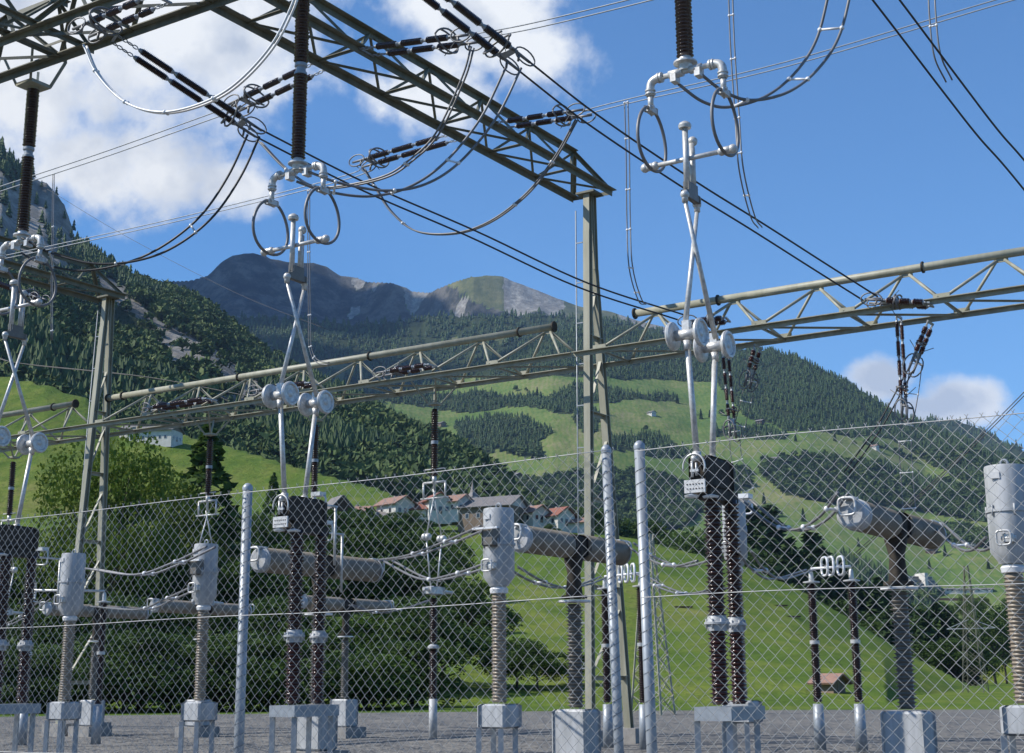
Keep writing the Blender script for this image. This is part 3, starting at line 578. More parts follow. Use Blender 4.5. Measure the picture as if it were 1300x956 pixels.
for x,y,s,wl,rf,lb in ((827,527,8,M_WALL,M_SLATE,'tiny white chalet alone on the wide pasture left of the switch rods'),(655,607,9,M_WOOD,M_SLATE,'tiny dark hut on the pasture above the village'),(1153,624,8,M_WALL,M_SLATE,'tiny white chalet between the woods right of the hanging wires'),
  (984,586,9,M_WOOD,M_SLATE,'tiny dark hut on the pasture right of the switch box'),(965,538,8,M_WOOD,M_SLATE,'tiny dark hut on the upper pasture by the forest'),(1050,596,8,M_WOODL,M_TILE2,'tiny timber chalet on the upper pasture above the breaker'),(1183,702,8,M_WOOD,M_SLATE,'tiny dark barn on the pasture right of the breaker'),
  (1236,692,7,M_WALL,M_SLATE,'tiny white house beside the grey tank on the right'),(1110,570,8,M_WALL,M_TILE2,'tiny pale chalet high on the right pasture'),(560,541,9,M_WOODL,M_SLATE,'tiny chalet on the small bright clearing by the hanging insulator')):
    p=hit(x,y,620,3400); house(p,s,s*1.2,3.4,.5,random.uniform(.6,1.3),wl,rf,lb,'mountain_chalet','chalet',GH,wins=(2,2,1),chim=False,door=False).scale=(1.35,1.35,1.35)
p=at_r(1054,866,118); p.z=hz(p.x,p.y); hut=house(p,3.0,3.4,1.6,.55,.7,M_WOODL,M_TILE2,'small beige roofed hut at the foot of the green hill between two post insulators','field_hut','hut','field huts',wins=(1,1,1),chim=False); hut.scale=(.5,.5,.55)
p=hit(1172,750,600,2500); root=thing('terraced_building','pale terraced building with rows of balconies beside the substation tank on the far right','apartment block',p)
root.scale=(1.8,1.8,1.8); X=Vector((.95,.3,0)); Y=Vector((-.3,.95,0))
for k in range(4):
    MB().box(p+Y*(k*3-3)+ZZ*(k*2.6+.8),X*9.5,Y*3.5,ZZ*1.2).build('storey',M_WALL,root)
    MB().box(p+Y*(k*3-6.6)+ZZ*(k*2.6+1.1),X*9.2,Y*.05,ZZ*.7).build('window_band',M_GLASS,root)
    MB().box(p+Y*(k*3-7.2)+ZZ*(k*2.6+.2),X*9.6,Y*.8,ZZ*.14).build('balcony',M_CONC,root)
MB().box(p+Y*1+ZZ*6,X*1.2,Y*6,ZZ*5.6).build('stair_tower',M_WALL,root)
for i,(x,lb) in enumerate(((1206,'row of pale industrial sheds left of the tiny switchyard'),(1222,'middle low pale shed in the valley meadow'),(1248,'long low white shed beside the round green field'))):
    p=hit(x,752,600,2500); house(p,4,7+i*3,2.2,.3,1.35,M_WALL,M_SLATE,lb,'low_shed','shed','sheds in the valley meadow',wins=(2,1,1),chim=False,door=False).scale=(1.7,1.7,1.7)
p=hit(1230,762,600,2500); q_=hit(1190,762,600,2500); d=(p-q_).normalized(); m=MB(); m.beam(q_-d*10,p+d*110,.8,5); solo(m.build('roadside_wall',M_WOOD),'long dark roadside wall crossing the valley meadow','wall')
for x,y,lb in ((990,770,'dark plank trough lying on the green hill, upper one'),(1006,784,'dark plank trough lying on the green hill, lower and longer one'),(868,772,'flat dark plank pile on the grass beside the tall black insulators')):
    p=hit(x,y,100,430); m=MB(); 
    for k in range(3): m.box(p+Vector((0,k*.5,.2)),Vector((1.5,.1,0)),Vector((-.02,.2,0)),ZZ*.12)
    solo(m.build('plank_trough',M_WOOD),lb,'trough','troughs on the green hill')
def pylon(p,h,wb,arms,label,group,wt=.5,mt=None):
    mt=mt or M_ZINC
    root=thing('lattice_pylon',label,'pylon',p,group); cs=[(-1,-1),(1,-1),(1,1),(-1,1)]; n=9
    def c(i,t): k=(wb*(1-t)+wt*t)/2; return p+U*cs[i][0]*k+Vv*cs[i][1]*k+ZZ*h*t
    for i in range(4): m=MB(); m.angle(c(i,0),c(i,1),.10,.03); m.build('leg',mt,root)
    m=MB()
    for k in range(n):
        for i in range(4):
            j=(i+1)%4; m.beam(c(i,k/n),c(j,(k+1)/n),.04,.04); m.beam(c(j,k/n),c(i,(k+1)/n),.04,.04)
    m.build('lattice',mt,root)
    for t,L_ in arms:
        m=MB(); z=ZZ*h*t
        for s in (-1,1):
            e=p+U*s*L_+z; 
            for q in (-.3,.3): m.beam(p+U*s*.2+Vv*q+z,e,.08,.08)
            m.beam(p+U*s*.2+z+ZZ*1.1,e,.07,.07)
        m.build('cross_arm',M_ZINC,root)
    return root
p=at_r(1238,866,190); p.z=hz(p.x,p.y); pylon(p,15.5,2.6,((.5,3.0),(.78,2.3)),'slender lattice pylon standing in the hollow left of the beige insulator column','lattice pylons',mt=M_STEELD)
p=at_r(828,866,74); p.z=hz(p.x,p.y); pylon(p,9.0,1.7,(),'brown lattice pylon right behind the pair of fence posts','lattice pylons',.4,M_STEEL)
# ------------------------------------------------------------------ gantries
def C3(u,v,z): return W(u,v,z)
def chord(root,name,p,q,w_=.13,t=.02,m=M_STEEL,flip=1,upv=ZZ): MB().angle(p,q,w_,t,upv,flip).build(name,m,root)
def brace(root,p,q,w_=.07,flip=1,name='brace',m=M_STEEL): MB().angle(p,q,w_,.014,ZZ,flip).build(name,m,root)
def gusset(root,p,ax,ay,m=M_STEEL): MB().box(p,ax,ay,ax.cross(ay).normalized()*.012).build('gusset_plate',m,root)
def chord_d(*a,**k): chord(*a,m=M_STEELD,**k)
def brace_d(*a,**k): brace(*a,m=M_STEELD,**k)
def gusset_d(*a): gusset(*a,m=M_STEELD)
def vgirder(u0,v0,v1,z,label,vend=34.45,B0=None):
    root=thing('girder',label,'girder',W(u0,vend,z-.0),'girders of the steel gantries'); a,c=u0+.6,u0-.62; pan=2.33
    A=lambda v:W(a,v,z); Cc=lambda v:W(c,v,z); B=lambda v:W(u0,v,z+1.0)
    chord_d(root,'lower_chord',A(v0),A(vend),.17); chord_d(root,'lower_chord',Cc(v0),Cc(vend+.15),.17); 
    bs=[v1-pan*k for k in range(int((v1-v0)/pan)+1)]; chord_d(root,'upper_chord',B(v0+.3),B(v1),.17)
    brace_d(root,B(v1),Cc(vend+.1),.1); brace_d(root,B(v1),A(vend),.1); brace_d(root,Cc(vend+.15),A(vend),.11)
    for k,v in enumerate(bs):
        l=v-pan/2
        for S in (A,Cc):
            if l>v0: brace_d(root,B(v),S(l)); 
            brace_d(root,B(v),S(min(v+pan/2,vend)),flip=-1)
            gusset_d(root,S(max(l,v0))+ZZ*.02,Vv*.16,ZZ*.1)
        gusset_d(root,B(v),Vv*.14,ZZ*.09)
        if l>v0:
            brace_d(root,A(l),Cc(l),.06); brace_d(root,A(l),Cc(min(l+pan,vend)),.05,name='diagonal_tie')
    return root
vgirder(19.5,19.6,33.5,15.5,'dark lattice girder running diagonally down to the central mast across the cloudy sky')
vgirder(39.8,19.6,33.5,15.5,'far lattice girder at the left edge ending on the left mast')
# front girder parallel to the fence with the cantilever that carries the hanging insulator
root=thing('girder','heavy lattice girder crossing the top left corner above the first hanging insulator','girder',W(24,19.6,15.5),'girders of the steel gantries')
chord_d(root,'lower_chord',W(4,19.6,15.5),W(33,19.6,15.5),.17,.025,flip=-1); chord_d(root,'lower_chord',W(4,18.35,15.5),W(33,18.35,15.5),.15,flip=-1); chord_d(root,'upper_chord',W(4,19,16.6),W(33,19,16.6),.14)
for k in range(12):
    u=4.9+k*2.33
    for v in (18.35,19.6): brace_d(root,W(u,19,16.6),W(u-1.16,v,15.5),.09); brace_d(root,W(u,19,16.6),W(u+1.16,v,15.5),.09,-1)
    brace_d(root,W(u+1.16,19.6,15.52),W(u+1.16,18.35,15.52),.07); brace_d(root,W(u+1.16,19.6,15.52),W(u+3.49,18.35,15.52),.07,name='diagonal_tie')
root=thing('girder','lattice cantilever arm jutting in from the top left over the heavy girder','girder',W(26.2,20,15.6),'girders of the steel gantries')
ua=onz(118,62,15.62).dot(U); ub=onz(86,75,15.62).dot(U)+.0; um=(ua+ub)/2
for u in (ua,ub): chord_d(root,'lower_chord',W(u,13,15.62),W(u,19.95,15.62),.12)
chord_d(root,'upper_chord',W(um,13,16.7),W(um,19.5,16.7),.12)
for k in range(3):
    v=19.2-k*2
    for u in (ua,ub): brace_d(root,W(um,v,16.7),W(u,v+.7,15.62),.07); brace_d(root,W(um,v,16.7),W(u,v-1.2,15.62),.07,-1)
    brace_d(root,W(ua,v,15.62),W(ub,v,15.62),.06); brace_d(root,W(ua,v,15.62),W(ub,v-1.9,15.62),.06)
def mast(u,dv0,dv1,label,sgn=1):
    root=thing('gantry_mast',label,'mast',W(u,34.4,0),'masts of the steel gantries'); top=W(u,34.4,15.42)
    for k,(dv,nm) in enumerate(((dv0,'leg'),(dv1,'leg'))):
        b=W(u,34.4+dv,.3); j=W(u,34.4+(.16 if dv>0 else -.16),14.3 if k==0 else 13.2)
        MB().hbeam(b,j,.20,.20,.025,Vv).hbeam(j,W(u,34.4+(.12 if dv>0 else -.12),15.42),.20,.18,.022,Vv).build('leg',M_STEEL,root)
    for z in (1.8,4.2,6.6,9.0,11.2):
        t=z/14.5; v0=34.4+dv0*(1-t)-.16*t; v1=34.4+dv1*(1-t)+.16*t; z2=min(z+1.9,14); t2=z2/14.5; v2=34.4+dv1*(1-t2)+.16*t2; v3=34.4+dv0*(1-t2)-.16*t2
        brace(root,W(u+.02,v0,z),W(u+.02,v1,z),.12,name='batten'); brace(root,W(u+.03,v0,z),W(u+.03,v2,z2),.09)
    MB().box(W(u,34.4,15.45),U*.3,Vv*.3,ZZ*.03).build('cap_plate',M_STEELD,root)
    for dv in (dv0,dv1): MB().box(W(u,34.4+dv,.1),U*.4,Vv*.4,ZZ*.3).build('footing',M_CONC,root)
    m=MB(); m.cyl(W(u+.42,34.3+dv0*.5,.2),W(u+.42,34.3,15),.02,.02,5)
    for k in range(12): m.beam(W(u+.42,34.3+dv0*.5*(1-k/12),.8+k*1.2),W(u+.2,34.3+dv0*.5*(1-k/12),.8+k*1.2),.03,.03)
    m.build('earthing_rod',M_ZINC,root)
mast(19.5,-.55,1.6,'tall central A-frame steel mast carrying the diagonal girder')
mast(39.8,-1.0,.5,'steel A-frame mast on the left beside the yellow green trees')
def lbeam(u0,u1,label,nodes_off=0.):
    root=thing('tube_girder',label,'girder',W((u0+u1)/2,34.4,10.5),'tube topped girders of the middle gantry'); pan=2.345
    m=MB(); m.cyl(W(u0,34.45,11.68),W(u1,34.45,11.68),.105,.105,14)
    m.build('top_tube',M_STEEL,root); m=MB(); k=u0+1.2
    while k<u1: m.lathe(W(k,34.45,11.68),U,[(-.02,.11),(-.02,.15),(.02,.15),(.02,.11)],14); k+=5.6
    for e in (u0,u1): m.lathe(W(e,34.45,11.68),U,[(-.02,.11),(-.02,.16),(.02,.16),(.02,.11)],14)
    m.build('tube_flange',M_BOX,root)
    for v,f in ((33.25,-1),(34.95,-1)): chord(root,'lower_chord',W(u0-1.3,v,10.5),W(u1+1.3,v,10.5),.13,.02,flip=f)
    u=u0+.2+nodes_off
    while u<u1:
        gusset(root,W(u,34.45,11.54),U*.17,ZZ*.05)
        for v,z in ((33.25,10.52),(34.95,10.52)):
            for s in (-1,1): MB().cyl(W(u+s*.1,34.4,11.52),W(u+s*(pan/2-.08),v,z),.04,.04,7).build('brace',M_STEEL,root)
            gusset(root,W(u+pan/2,v,z+.03),U*.2,ZZ*.07)
        MB().angle(W(u+pan/2,33.25,10.47),W(u+pan/2,34.95,10.47),.06,.01).build('cross_tie',M_STEEL,root)
        MB().angle(W(u+pan/2,33.25,10.46),W(u-pan/2,34.95,10.46),.05,.01).build('diagonal_tie',M_STEEL,root)
        u+=pan
lbeam(20.8,39.56,'long tube topped girder between the left mast and the central mast')
lbeam(3.2,18.15,'tube topped girder running from the central mast out of the right edge')
lbeam(41.3,60,'tube topped girder running from the left mast out of the left edge')
# ------------------------------------------------------------------ insulators and fittings
def sheds(m,p,d,L_,core,shed,pitch,n=14,alt=1.):
    pr=[(0,core)]; k=0; t=pitch*.3
    while t+pitch*.7<L_:
        s=shed if k%2==0 else core+(shed-core)*alt
        pr+=[(t,core),(t+pitch*.30,s*.96),(t+pitch*.40,s),(t+pitch*.46,s*.97),(t+pitch*.52,core)]; t+=pitch; k+=1
    pr.append((L_,core)); return m.lathe(p,d,pr,n,split=False)
def frame_ring(m,c,ax,ay,r,t=.018,sq=4):
    pts=[]
    for k in range(20):
        a=2*math.pi*k/20; ca,sa=math.cos(a),math.sin(a); e=2/sq; pts.append(c+ax*r*math.copysign(abs(ca)**e,ca)+ay*r*math.copysign(abs(sa)**e,sa))
    return m.tube(pts,t,6,True)
def strain(P,Q,label,n=3,rad=.075,sep=.42,group='strain insulator strings',chain=.42,rings=True,matr=None,rr=.42):
    """double tension string from the steelwork P to the conductor end Q"""
    matr=matr or M_BROWN; root=thing('strain_insulator',label,'insulator',P,group); d=(Q-P); L_=d.length; d.normalize(); s=d.cross(ZZ).normalized(); up_=s.cross(d); 
    end=L_-.28; seg=(end-chain)/n
    for sg in (-1,1):
        o=P+s*sg*sep/2; m=MB()
        for k in range(max(int(chain/.13),1)):
            c=o+d*(.07+k*.13); e=up_ if k%2 else s; m.tube([c-d*.075,c-d*.03+e*.035,c+d*.03+e*.035,c+d*.075,c+d*.03-e*.035,c-d*.03-e*.035],.014,5,True)
        m.build('chain',M_ZINC,root)
        for k in range(n):
            a=chain+seg*k; g_=min(.07,seg*.13); m=MB(); sheds(m,o+d*(a+g_),d,seg-2*g_,rad*.74,rad,.036,12); m.build('insulator_rod',matr,root)
            for e_ in (MB().lathe(o+d*(a-.01),d,[(0,.02),(g_*.3,rad*.5),(g_*1.1,rad*.7),(g_*1.2,.03)],10),MB().lathe(o+d*(a+seg-g_*1.1),d,[(0,.03),(g_*.1,rad*.7),(g_*.85,rad*.5),(g_*1.2,.02)],10)): e_.build('end_cap',M_ZINC,root)
    e=P+d*end; m=MB(); m.box(e+d*.06,s*(sep/2+.06),d*.07,up_*.012); m.build('yoke_plate',M_ZINC,root); MB().box(P+d*.0,s*(sep/2+.05),d*.03,up_*.02).build('yoke_plate',M_ZINC,root)
    if rings:
        for z in (.16,-.16)[:1 if n<3 else 2]:
            m=MB(); pts=[e-d*.25+up_*.02+s*math.cos(a)*rr+(d*.35+up_*math.copysign(1,z))*math.sin(a)*rr*.55 for a in [math.pi*2*k/26 for k in range(22)]]; m.tube(pts,.022,7)
            m.cyl(e,e-d*.25+up_*z*2.,.01,.01,5); m.build('arcing_ring',M_ALUB,root)
        for sg in (-1,1):
            m=MB(); c=e+d*.32+s*sg*sep*.52; m.tube([c+d*.26*math.cos(a)+up_*.16*math.sin(a)+s*sg*.05 for a in [math.pi*2*k/16 for k in range(16)]],.018,6,True); m.build('corona_loop',M_ALUB,root)
            m=MB(); m.cyl(e+s*sg*sep/2,e+s*sg*sep/2+d*.5,.038,.03,8).cyl(e+s*sg*sep/2+d*.2,e+s*sg*sep/2+d*.24-up_*.16,.03,.025,8); m.build('dead_end_clamp',M_ALUB,root)
    return root
def cable(pts,r,sep,mat_,label,name='jumper_cable',cat='cable',group=None,spacers=(),side=None,k=8,sag_mat=None,strands=2):
    P=smooth(pts,k); root=thing(name,label,cat,P[0],group); n=len(P); lines=[[],[]]
    for i,p in enumerate(P):
        d=P[min(i+1,n-1)]-P[max(i-1,0)]; s=side if side is not None else d.cross(ZZ)
        s=s-d*(s.dot(d)/d.length_squared)
        if s.length<1e-6: s=U.copy()
        s.normalize()
        for q,sg in ((0,-1),(1,1)): lines[q].append(p+s*sg*sep/2)
    for q in range(strands): MB().tube(lines[q] if strands==2 else P,r,6).build('conductor',mat_,root)
    for t in spacers:
        i=min(int(t*(n-1)),n-1); a,b=lines[0][i],lines[1][i]; m=MB(); sr_=min(.022,r); m.cyl(a,b,sr_,sr_,7).ball(a,sr_*2,8).ball(b,sr_*2,8); m.build('spacer',M_WHITE if mat_ is not M_WIRE else M_ALU,root)
    return root
# ------------------------------------------------------------------ pantograph disconnectors (one built, two copied)
V0=20.07
def Lp(du,dv,z,u0=9.5): return W(u0+du,V0+dv,z)
def pantograph():
    root=thing('pantograph_disconnector','pantograph disconnector reaching up with crossed bright arms right of the central mast','disconnector',Lp(0,0,0),'pantograph disconnectors in a row')
    for dv,r_ in ((.12,.155),(.80,.135)):
        m=MB(); sheds(m,Lp(-.12,dv,2.58),ZZ,1.85,r_*.72,r_,.062,18,.8); m.build('insulator_column',M_BROWN,root)
        m=MB(); sheds(m,Lp(-.12,dv,1.30),ZZ,1.12,r_*.72,r_,.062,18,.8); m.build('insulator_column',M_REDBR,root)
        m=MB(); m.lathe(Lp(-.12,dv,2.38),ZZ,[(0,.09),(.0,r_*.95),(.06,r_*1.0),(.09,r_*.98),(.1,r_*1.28),(.13,r_*1.28),(.14,r_*1.1),(.24,r_*.85),(.25,.09)],16)
        for k in range(8):
            a=k*.785; m.cyl(Lp(-.12,dv,2.41)+U*math.cos(a)*r_*1.12+Vv*math.sin(a)*r_*1.12,Lp(-.12,dv,2.56)+U*math.cos(a)*r_*1.12+Vv*math.sin(a)*r_*1.12,.014,.014,5)
        m.build('flange',M_TANK,root)
    m=MB(); m.box(Lp(-.12,.46,1.17),U*.3,Vv*.62,ZZ*.1)
    for a in (-.26,.26):
        for b in (-.05,.95): m.angle(Lp(-.12+a,b,.2),Lp(-.12+a,b,1.1),.09,.015)
    m.build('support_frame',M_ZINC,root); MB().box(Lp(-.12,.46,.1),U*.5,Vv*.8,ZZ*.12).build('foundation',M_CONC,root)
    m=MB(); m.box(Lp(0,.40,4.80),U*.18,Vv*.54,ZZ*.26,.22); m.box(Lp(-.03,.46,4.47),U*.15,Vv*.5,ZZ*.08); m.build('drive_housing',M_BOX,root)
    m=MB(); m.box(Lp(.02,-.19,4.56),U*.175,Vv*.015,ZZ*.10)
    pl=m.build('name_plate',M_PLATE,root)
    m=MB()
    for i in range(6):
        for j in range(2): m.cyl(Lp(.14-.05*i,-.212,4.52+.07*j),Lp(.14-.05*i,-.2,4.52+.07*j),.012,.012,8)
    h=m.build('bolt_heads',M_BOX,root); h.parent=pl
    m=MB(); m.lathe(Lp(.12,-.1,4.40),ZZ,[(0,.02),(.0,.1),(.03,.12),(.06,.02)],14).lathe(Lp(-.16,-.02,4.38),ZZ,[(0,.02),(.0,.11),(.03,.13),(.06,.02)],14); m.build('corona_disc',M_WHITE,root)
    m=MB(); m.tube([Lp(.185*math.cos(a)+.02,-.2,4.86+.2*math.sin(a)) for a in [math.pi*k/12-.3 for k in range(16)]],.016,6)
    m.cyl(Lp(.05,-.2,4.95),Lp(.05,-.2,4.70),.022,.022,8).cyl(Lp(-.02,-.2,4.92),Lp(-.02,-.2,4.72),.018,.018,8).box(Lp(.01,-.2,4.8),U*.07,Vv*.02,ZZ*.02).ball(Lp(.02,-.18,4.99),.055,8); m.build('crank_linkage',M_ALU,root)
    e1,e2=-.32,.69; zj=6.93
    for dv,b,nm in ((e1,-.12,0),(e2,.43,1)):
        m=MB(); m.cyl(Lp(0,b,5.0),Lp(0,dv,zj-.12),.05,.045,12).cyl(Lp(0,b,4.95),Lp(0,b,5.1),.07,.07,10); m.build('lower_arm',M_ALU,root)
    for dv in (e1,e2):
        m=MB(); m.cyl(Lp(-.22,dv,zj),Lp(.22,dv,zj),.085,.085,14).box(Lp(0,dv,zj+.12),U*.06,Vv*.05,ZZ*.1).cyl(Lp(0,dv,zj-.25),Lp(0,dv,zj-.1),.06,.07,10); m.build('elbow_joint',M_ALU,root)
        for s in (-1,1):
            m=MB(); m.lathe(Lp(s*.19,dv,zj),U*s,[(0,.06),(0,.19),(.025,.225),(.06,.235),(.09,.215),(.092,.18),(.065,.16),(.06,.07),(.075,.05),(.075,.0)],24); m.build('elbow_wheel',M_ALU,root)
    for a,b,du in ((e1,.30,.03),(e2,-.27,-.03)):
        m=MB(); m.cyl(Lp(du,a,zj+.1),Lp(du,b,9.15),.046,.034,12); m.build('upper_arm',M_ALU,root)
        m=MB(); m.cyl(Lp(du,b,9.12),Lp(du,b,9.28),.05,.05,8).ball(Lp(du,b,9.25),.075,8); m.build('arm_hinge',M_ALU,root)
    m=MB(); m.box(Lp(0,.03,9.30),U*.06,Vv*.27,ZZ*.07,.2).box(Lp(0,.02,9.42),U*.05,Vv*.17,ZZ*.1); m.build('head_bracket',M_GREYCER,root)
    m=MB(); m.cyl(Lp(0,-.11,9.4),Lp(0,-.11,10.45),.052,.048,12); m.build('contact_arm',M_ALU,root)
    m=MB(); m.lathe(Lp(0,-.11,10.44),ZZ,[(0,.05),(.0,.10),(.05,.11),(.09,.09),(.12,.04),(.125,0)],14); m.build('corona_cap',M_ALU,root)
    m=MB(); m.cyl(Lp(0,.12,9.4),Lp(0,.12,10.25),.05,.045,12).ball(Lp(0,.16,10.3),.085,10).cyl(Lp(0,.2,9.4),Lp(0,.2,10.2),.02,.02,6); m.build('contact_arm',M_ALU,root)
    return root
pt=pantograph()
dup(pt,U*(17.95-9.5),'pantograph disconnector in the middle of the row, in front of the dark valley')
dup(pt,U*(26.25-9.5),'pantograph disconnector cut by the left edge of the picture')
def hanging(u0=9.5):
    H=lambda du,dv,z:Lp(du,dv,z,u0)
    root=thing('hanging_contact','brown insulator holding a bright crossbar and two oval loops right of the central mast','insulator',H(0,0,15.4),'hanging contacts above the disconnectors')
    m=MB(); sheds(m,H(0,0,13.78),ZZ,1.45,.1,.152,.062,16,.85); m.build('insulator_rod',M_BROWN,root); m=MB(); sheds(m,H(0,0,11.72),ZZ,1.8,.1,.148,.062,16,.85); m.build('insulator_rod',M_BROWN,root)
    m=MB(); m.lathe(H(0,0,13.5),ZZ,[(0,.08),(.02,.13),(.07,.13),(.1,.1),(.17,.1),(.2,.13),(.26,.13),(.28,.08)],14); m.build('coupling',M_ZINC,root)
    m=MB(); m.box(H(0,0,15.3),U*.28,Vv*.28,ZZ*.04)
    for a in (-1,1):
        for b in (-1,1): m.angle(H(a*.25,b*.25,15.3),H(a*.5,b*.45,15.95),.06,.01)
    m.lathe(H(0,0,15.2),ZZ,[(0,.08),(.0,.12),(.08,.13),(.1,.08)],12); m.build('mounting_bracket',M_STEEL,root)
    m=MB(); m.lathe(H(0,0,11.5),ZZ,[(0,.06),(.0,.1),(.1,.12),(.12,.2),(.15,.2),(.17,.12),(.24,.1)],14); m.build('bottom_cap',M_ALU,root)
    m=MB(); m.cyl(H(-.52,0,11.49),H(.52,0,11.49),.045,.045,12).cyl(H(.05,0,11.49),H(.3,0,11.49),.075,.075,10).cyl(H(-.3,0,11.49),H(-.08,0,11.49),.07,.07,10).box(H(.2,0,11.4),U*.05,Vv*.09,ZZ*.07).box(H(-.24,0,11.4),U*.05,Vv*.09,ZZ*.07); m.build('crossbar',M_ALU,root)
    for s in (-1,1):
        m=MB(); m.tube(smooth([H(s*.42,0,11.49),H(s*.54,0,11.49),H(s*.635,0,11.44),H(s*.665,0,11.34),H(s*.665,0,11.2)],5),.072,10)
        for q,rr in ((H(s*.45,0,11.49),.09),(H(s*.5,0,11.49),.09)): m.lathe(q,U,[(-.015,.07),(-.015,rr),(.015,rr),(.015,.07)],12)
        for z in (11.24,11.3): m.lathe(H(s*.665,0,z),ZZ,[(-.012,.07),(-.012,.09),(.012,.09),(.012,.07)],12)
        m.build('elbow',M_ALU,root)
        m=MB(); m.cyl(H(s*.665,0,10.98),H(s*.665,0,11.22),.05,.05,10).box(H(s*.665,0,10.95),U*.07,Vv*.15,ZZ*.06,.2).cyl(H(s*.665-.09,-.06,10.98),H(s*.665+.09,-.06,10.98),.03,.03,8); m.build('loop_clamp',M_ALU,root)
        m=MB(); m.tube([H(s*.665,.0+.50*math.sin(a)*(1-.12*math.cos(a)),10.44+.55*math.cos(a)) for a in [2*math.pi*k/36 for k in range(36)]],.030,8,True); m.build('oval_loop',M_ALUB,root)
        m=MB(); m.cyl(H(s*.56,-.03,9.94),H(s*.80,-.03,9.94),.065,.065,10).ball(H(s*.79,-.03,9.94),.08,8).ball(H(s*.6,-.03,9.94),.075,8); m.build('bar_clamp',M_ALU,root)
    m=MB(); m.cyl(H(-.74,-.03,9.94),H(.74,-.03,9.94),.04,.04,10); m.build('contact_bar',M_ALU,root)
    return root
hg=hanging()
dup(hg,U*(17.97-9.5),'brown insulator with crossbar and two oval loops hanging in the middle, left of centre')
dup(hg,U*(26.25-9.5),'brown insulator with crossbar and loops hanging from the steelwork at the left edge')
# ------------------------------------------------------------------ strings
GS='strain insulator strings'
PA=onz(145,49,15.4); PB=onv(880,410,33.2)
strain(PA,between(318,163,PA,PB),'double brown insulator string hung by chains from the heavy girder at top left',rad=.088,chain=.55)
PC=onz(500,-45,15.4); PD=onv(1112,383,33.2)
strain(PC,between(655,76,PC,PD),'double brown insulator string entering from the top edge right of the diagonal girder',rad=.088,chain=.55)
strain(W(20.15,23.2,15.45),onv(305,133,23.2),'double insulator string left of the diagonal girder, behind the middle hanging insulator')
strain(W(18.85,23.2,15.45),onv(592,50,23.2),'double insulator string right of the diagonal girder in front of the white cloud')
strain(W(20.15,28.6,15.5),onv(462,207,28.6),'double insulator string low left of the diagonal girder against blue sky')
strain(W(18.9,28.6,15.5),onv(736,144,28.6),'nearly level double insulator string right of the diagonal girder near its lower end')
strain(onv(205,-2,18),onv(112,38,18),'double insulator string behind the heavy girder in the top left corner')
strain(PB+Vector((0,0,.0))+U*-.9+Vv*.2,PB+U*.05,'short red brown double string inside the tube girder behind the elbow wheels',rad=.09,chain=.1,rr=.3,matr=M_REDBR)
strain(PD+U*-1.3+Vv*.1+ZZ*-.25,PD,'short red brown double string at the right part of the tube girder',rad=.09,chain=.1,rr=.3,matr=M_REDBR)
strain(W(24.3,33.3,10.75),onv(490,474,33.3),'red brown double string lying level inside the tube girder in the middle',rad=.08,chain=.1,rr=.25,matr=M_REDBR)
strain(W(28.9,33.3,10.75),onv(330,497,33.3),'red brown double string inside the tube girder behind the middle disconnector',rad=.08,chain=.1,rr=.25,matr=M_REDBR)
strain(W(33.3,33.3,10.75),onv(192,519,33.3),'red brown double string inside the tube girder above the white barn',rad=.08,chain=.1,rr=.25,matr=M_REDBR)
strain(onv(-25,352,34),onv(50,378,34),'red brown double string at the left edge behind the oval loop',rad=.1,chain=.1,rr=.35,matr=M_REDBR)
def droprods(x0,x1,y0,y1,dx,v,label,rad=.056,n=3,rr_=.22):
    return strain(onv(x0,y0,v),onv(x1,y1,v),label,n=n,rad=rad,sep=.36,chain=.12,rr=rr_,matr=M_REDBR)
droprods(1141,1148,402,520,0,34.2,'long hanging pair of dark insulators below the right end of the tube girder',n=4)
droprods(921,930,448,545,0,34.6,'long hanging pair of dark insulators beside the right elbow wheels',n=4)
droprods(1181,1160,410,462,0,34.2,'short slanting pair of beaded insulators under the right tube girder',rad=.075,rr_=.18)
droprods(962,951,440,482,0,34.6,'short slanting pair of beaded insulators left under the right tube girder',rad=.075,rr_=.18)
# ------------------------------------------------------------------ bus conductors and jumpers
GB_='twin bus conductors over the yard'
B1=lambda x,y:between(x,y,PA,PB); B2=lambda x,y:between(x,y,PC,PD)
cable([B1(*q) for q in ((318,164),(460,236),(600,297),(740,362),(868,404))],.022,.44,M_WIRE,'dark twin conductor running down from the left string to the elbow wheels on the right','bus_conductor','conductor',GB_)
cable([B2(*q) for q in ((660,80),(750,150),(870,231),(960,287),(1040,338),(1105,379))],.022,.44,M_WIRE,'dark twin conductor crossing the blue sky behind the right hanging contact','bus_conductor','conductor',GB_)
P5=onz(1125,0,13.5); P6=onz(1300,222,11.6); P7=P5+(P6-P5)*((32.6-P5.dot(Vv))/(P6-P5).dot(Vv)); strain(P7+(P7-P6).normalized()*1.1,P7,'short red brown double string at the tube girder beyond the right edge',rad=.09,chain=.1,rr=.3,matr=M_REDBR)
cable([P5+(P5-P6)*.3]+[between(*q,P5,P6) for q in ((1125,0),(1210,112),(1255,170),(1300,222))]+[P7],.022,.42,M_WIRE,'dark twin conductor crossing the upper right corner','bus_conductor','conductor',GB_)
GU='pale twin overhead lines'
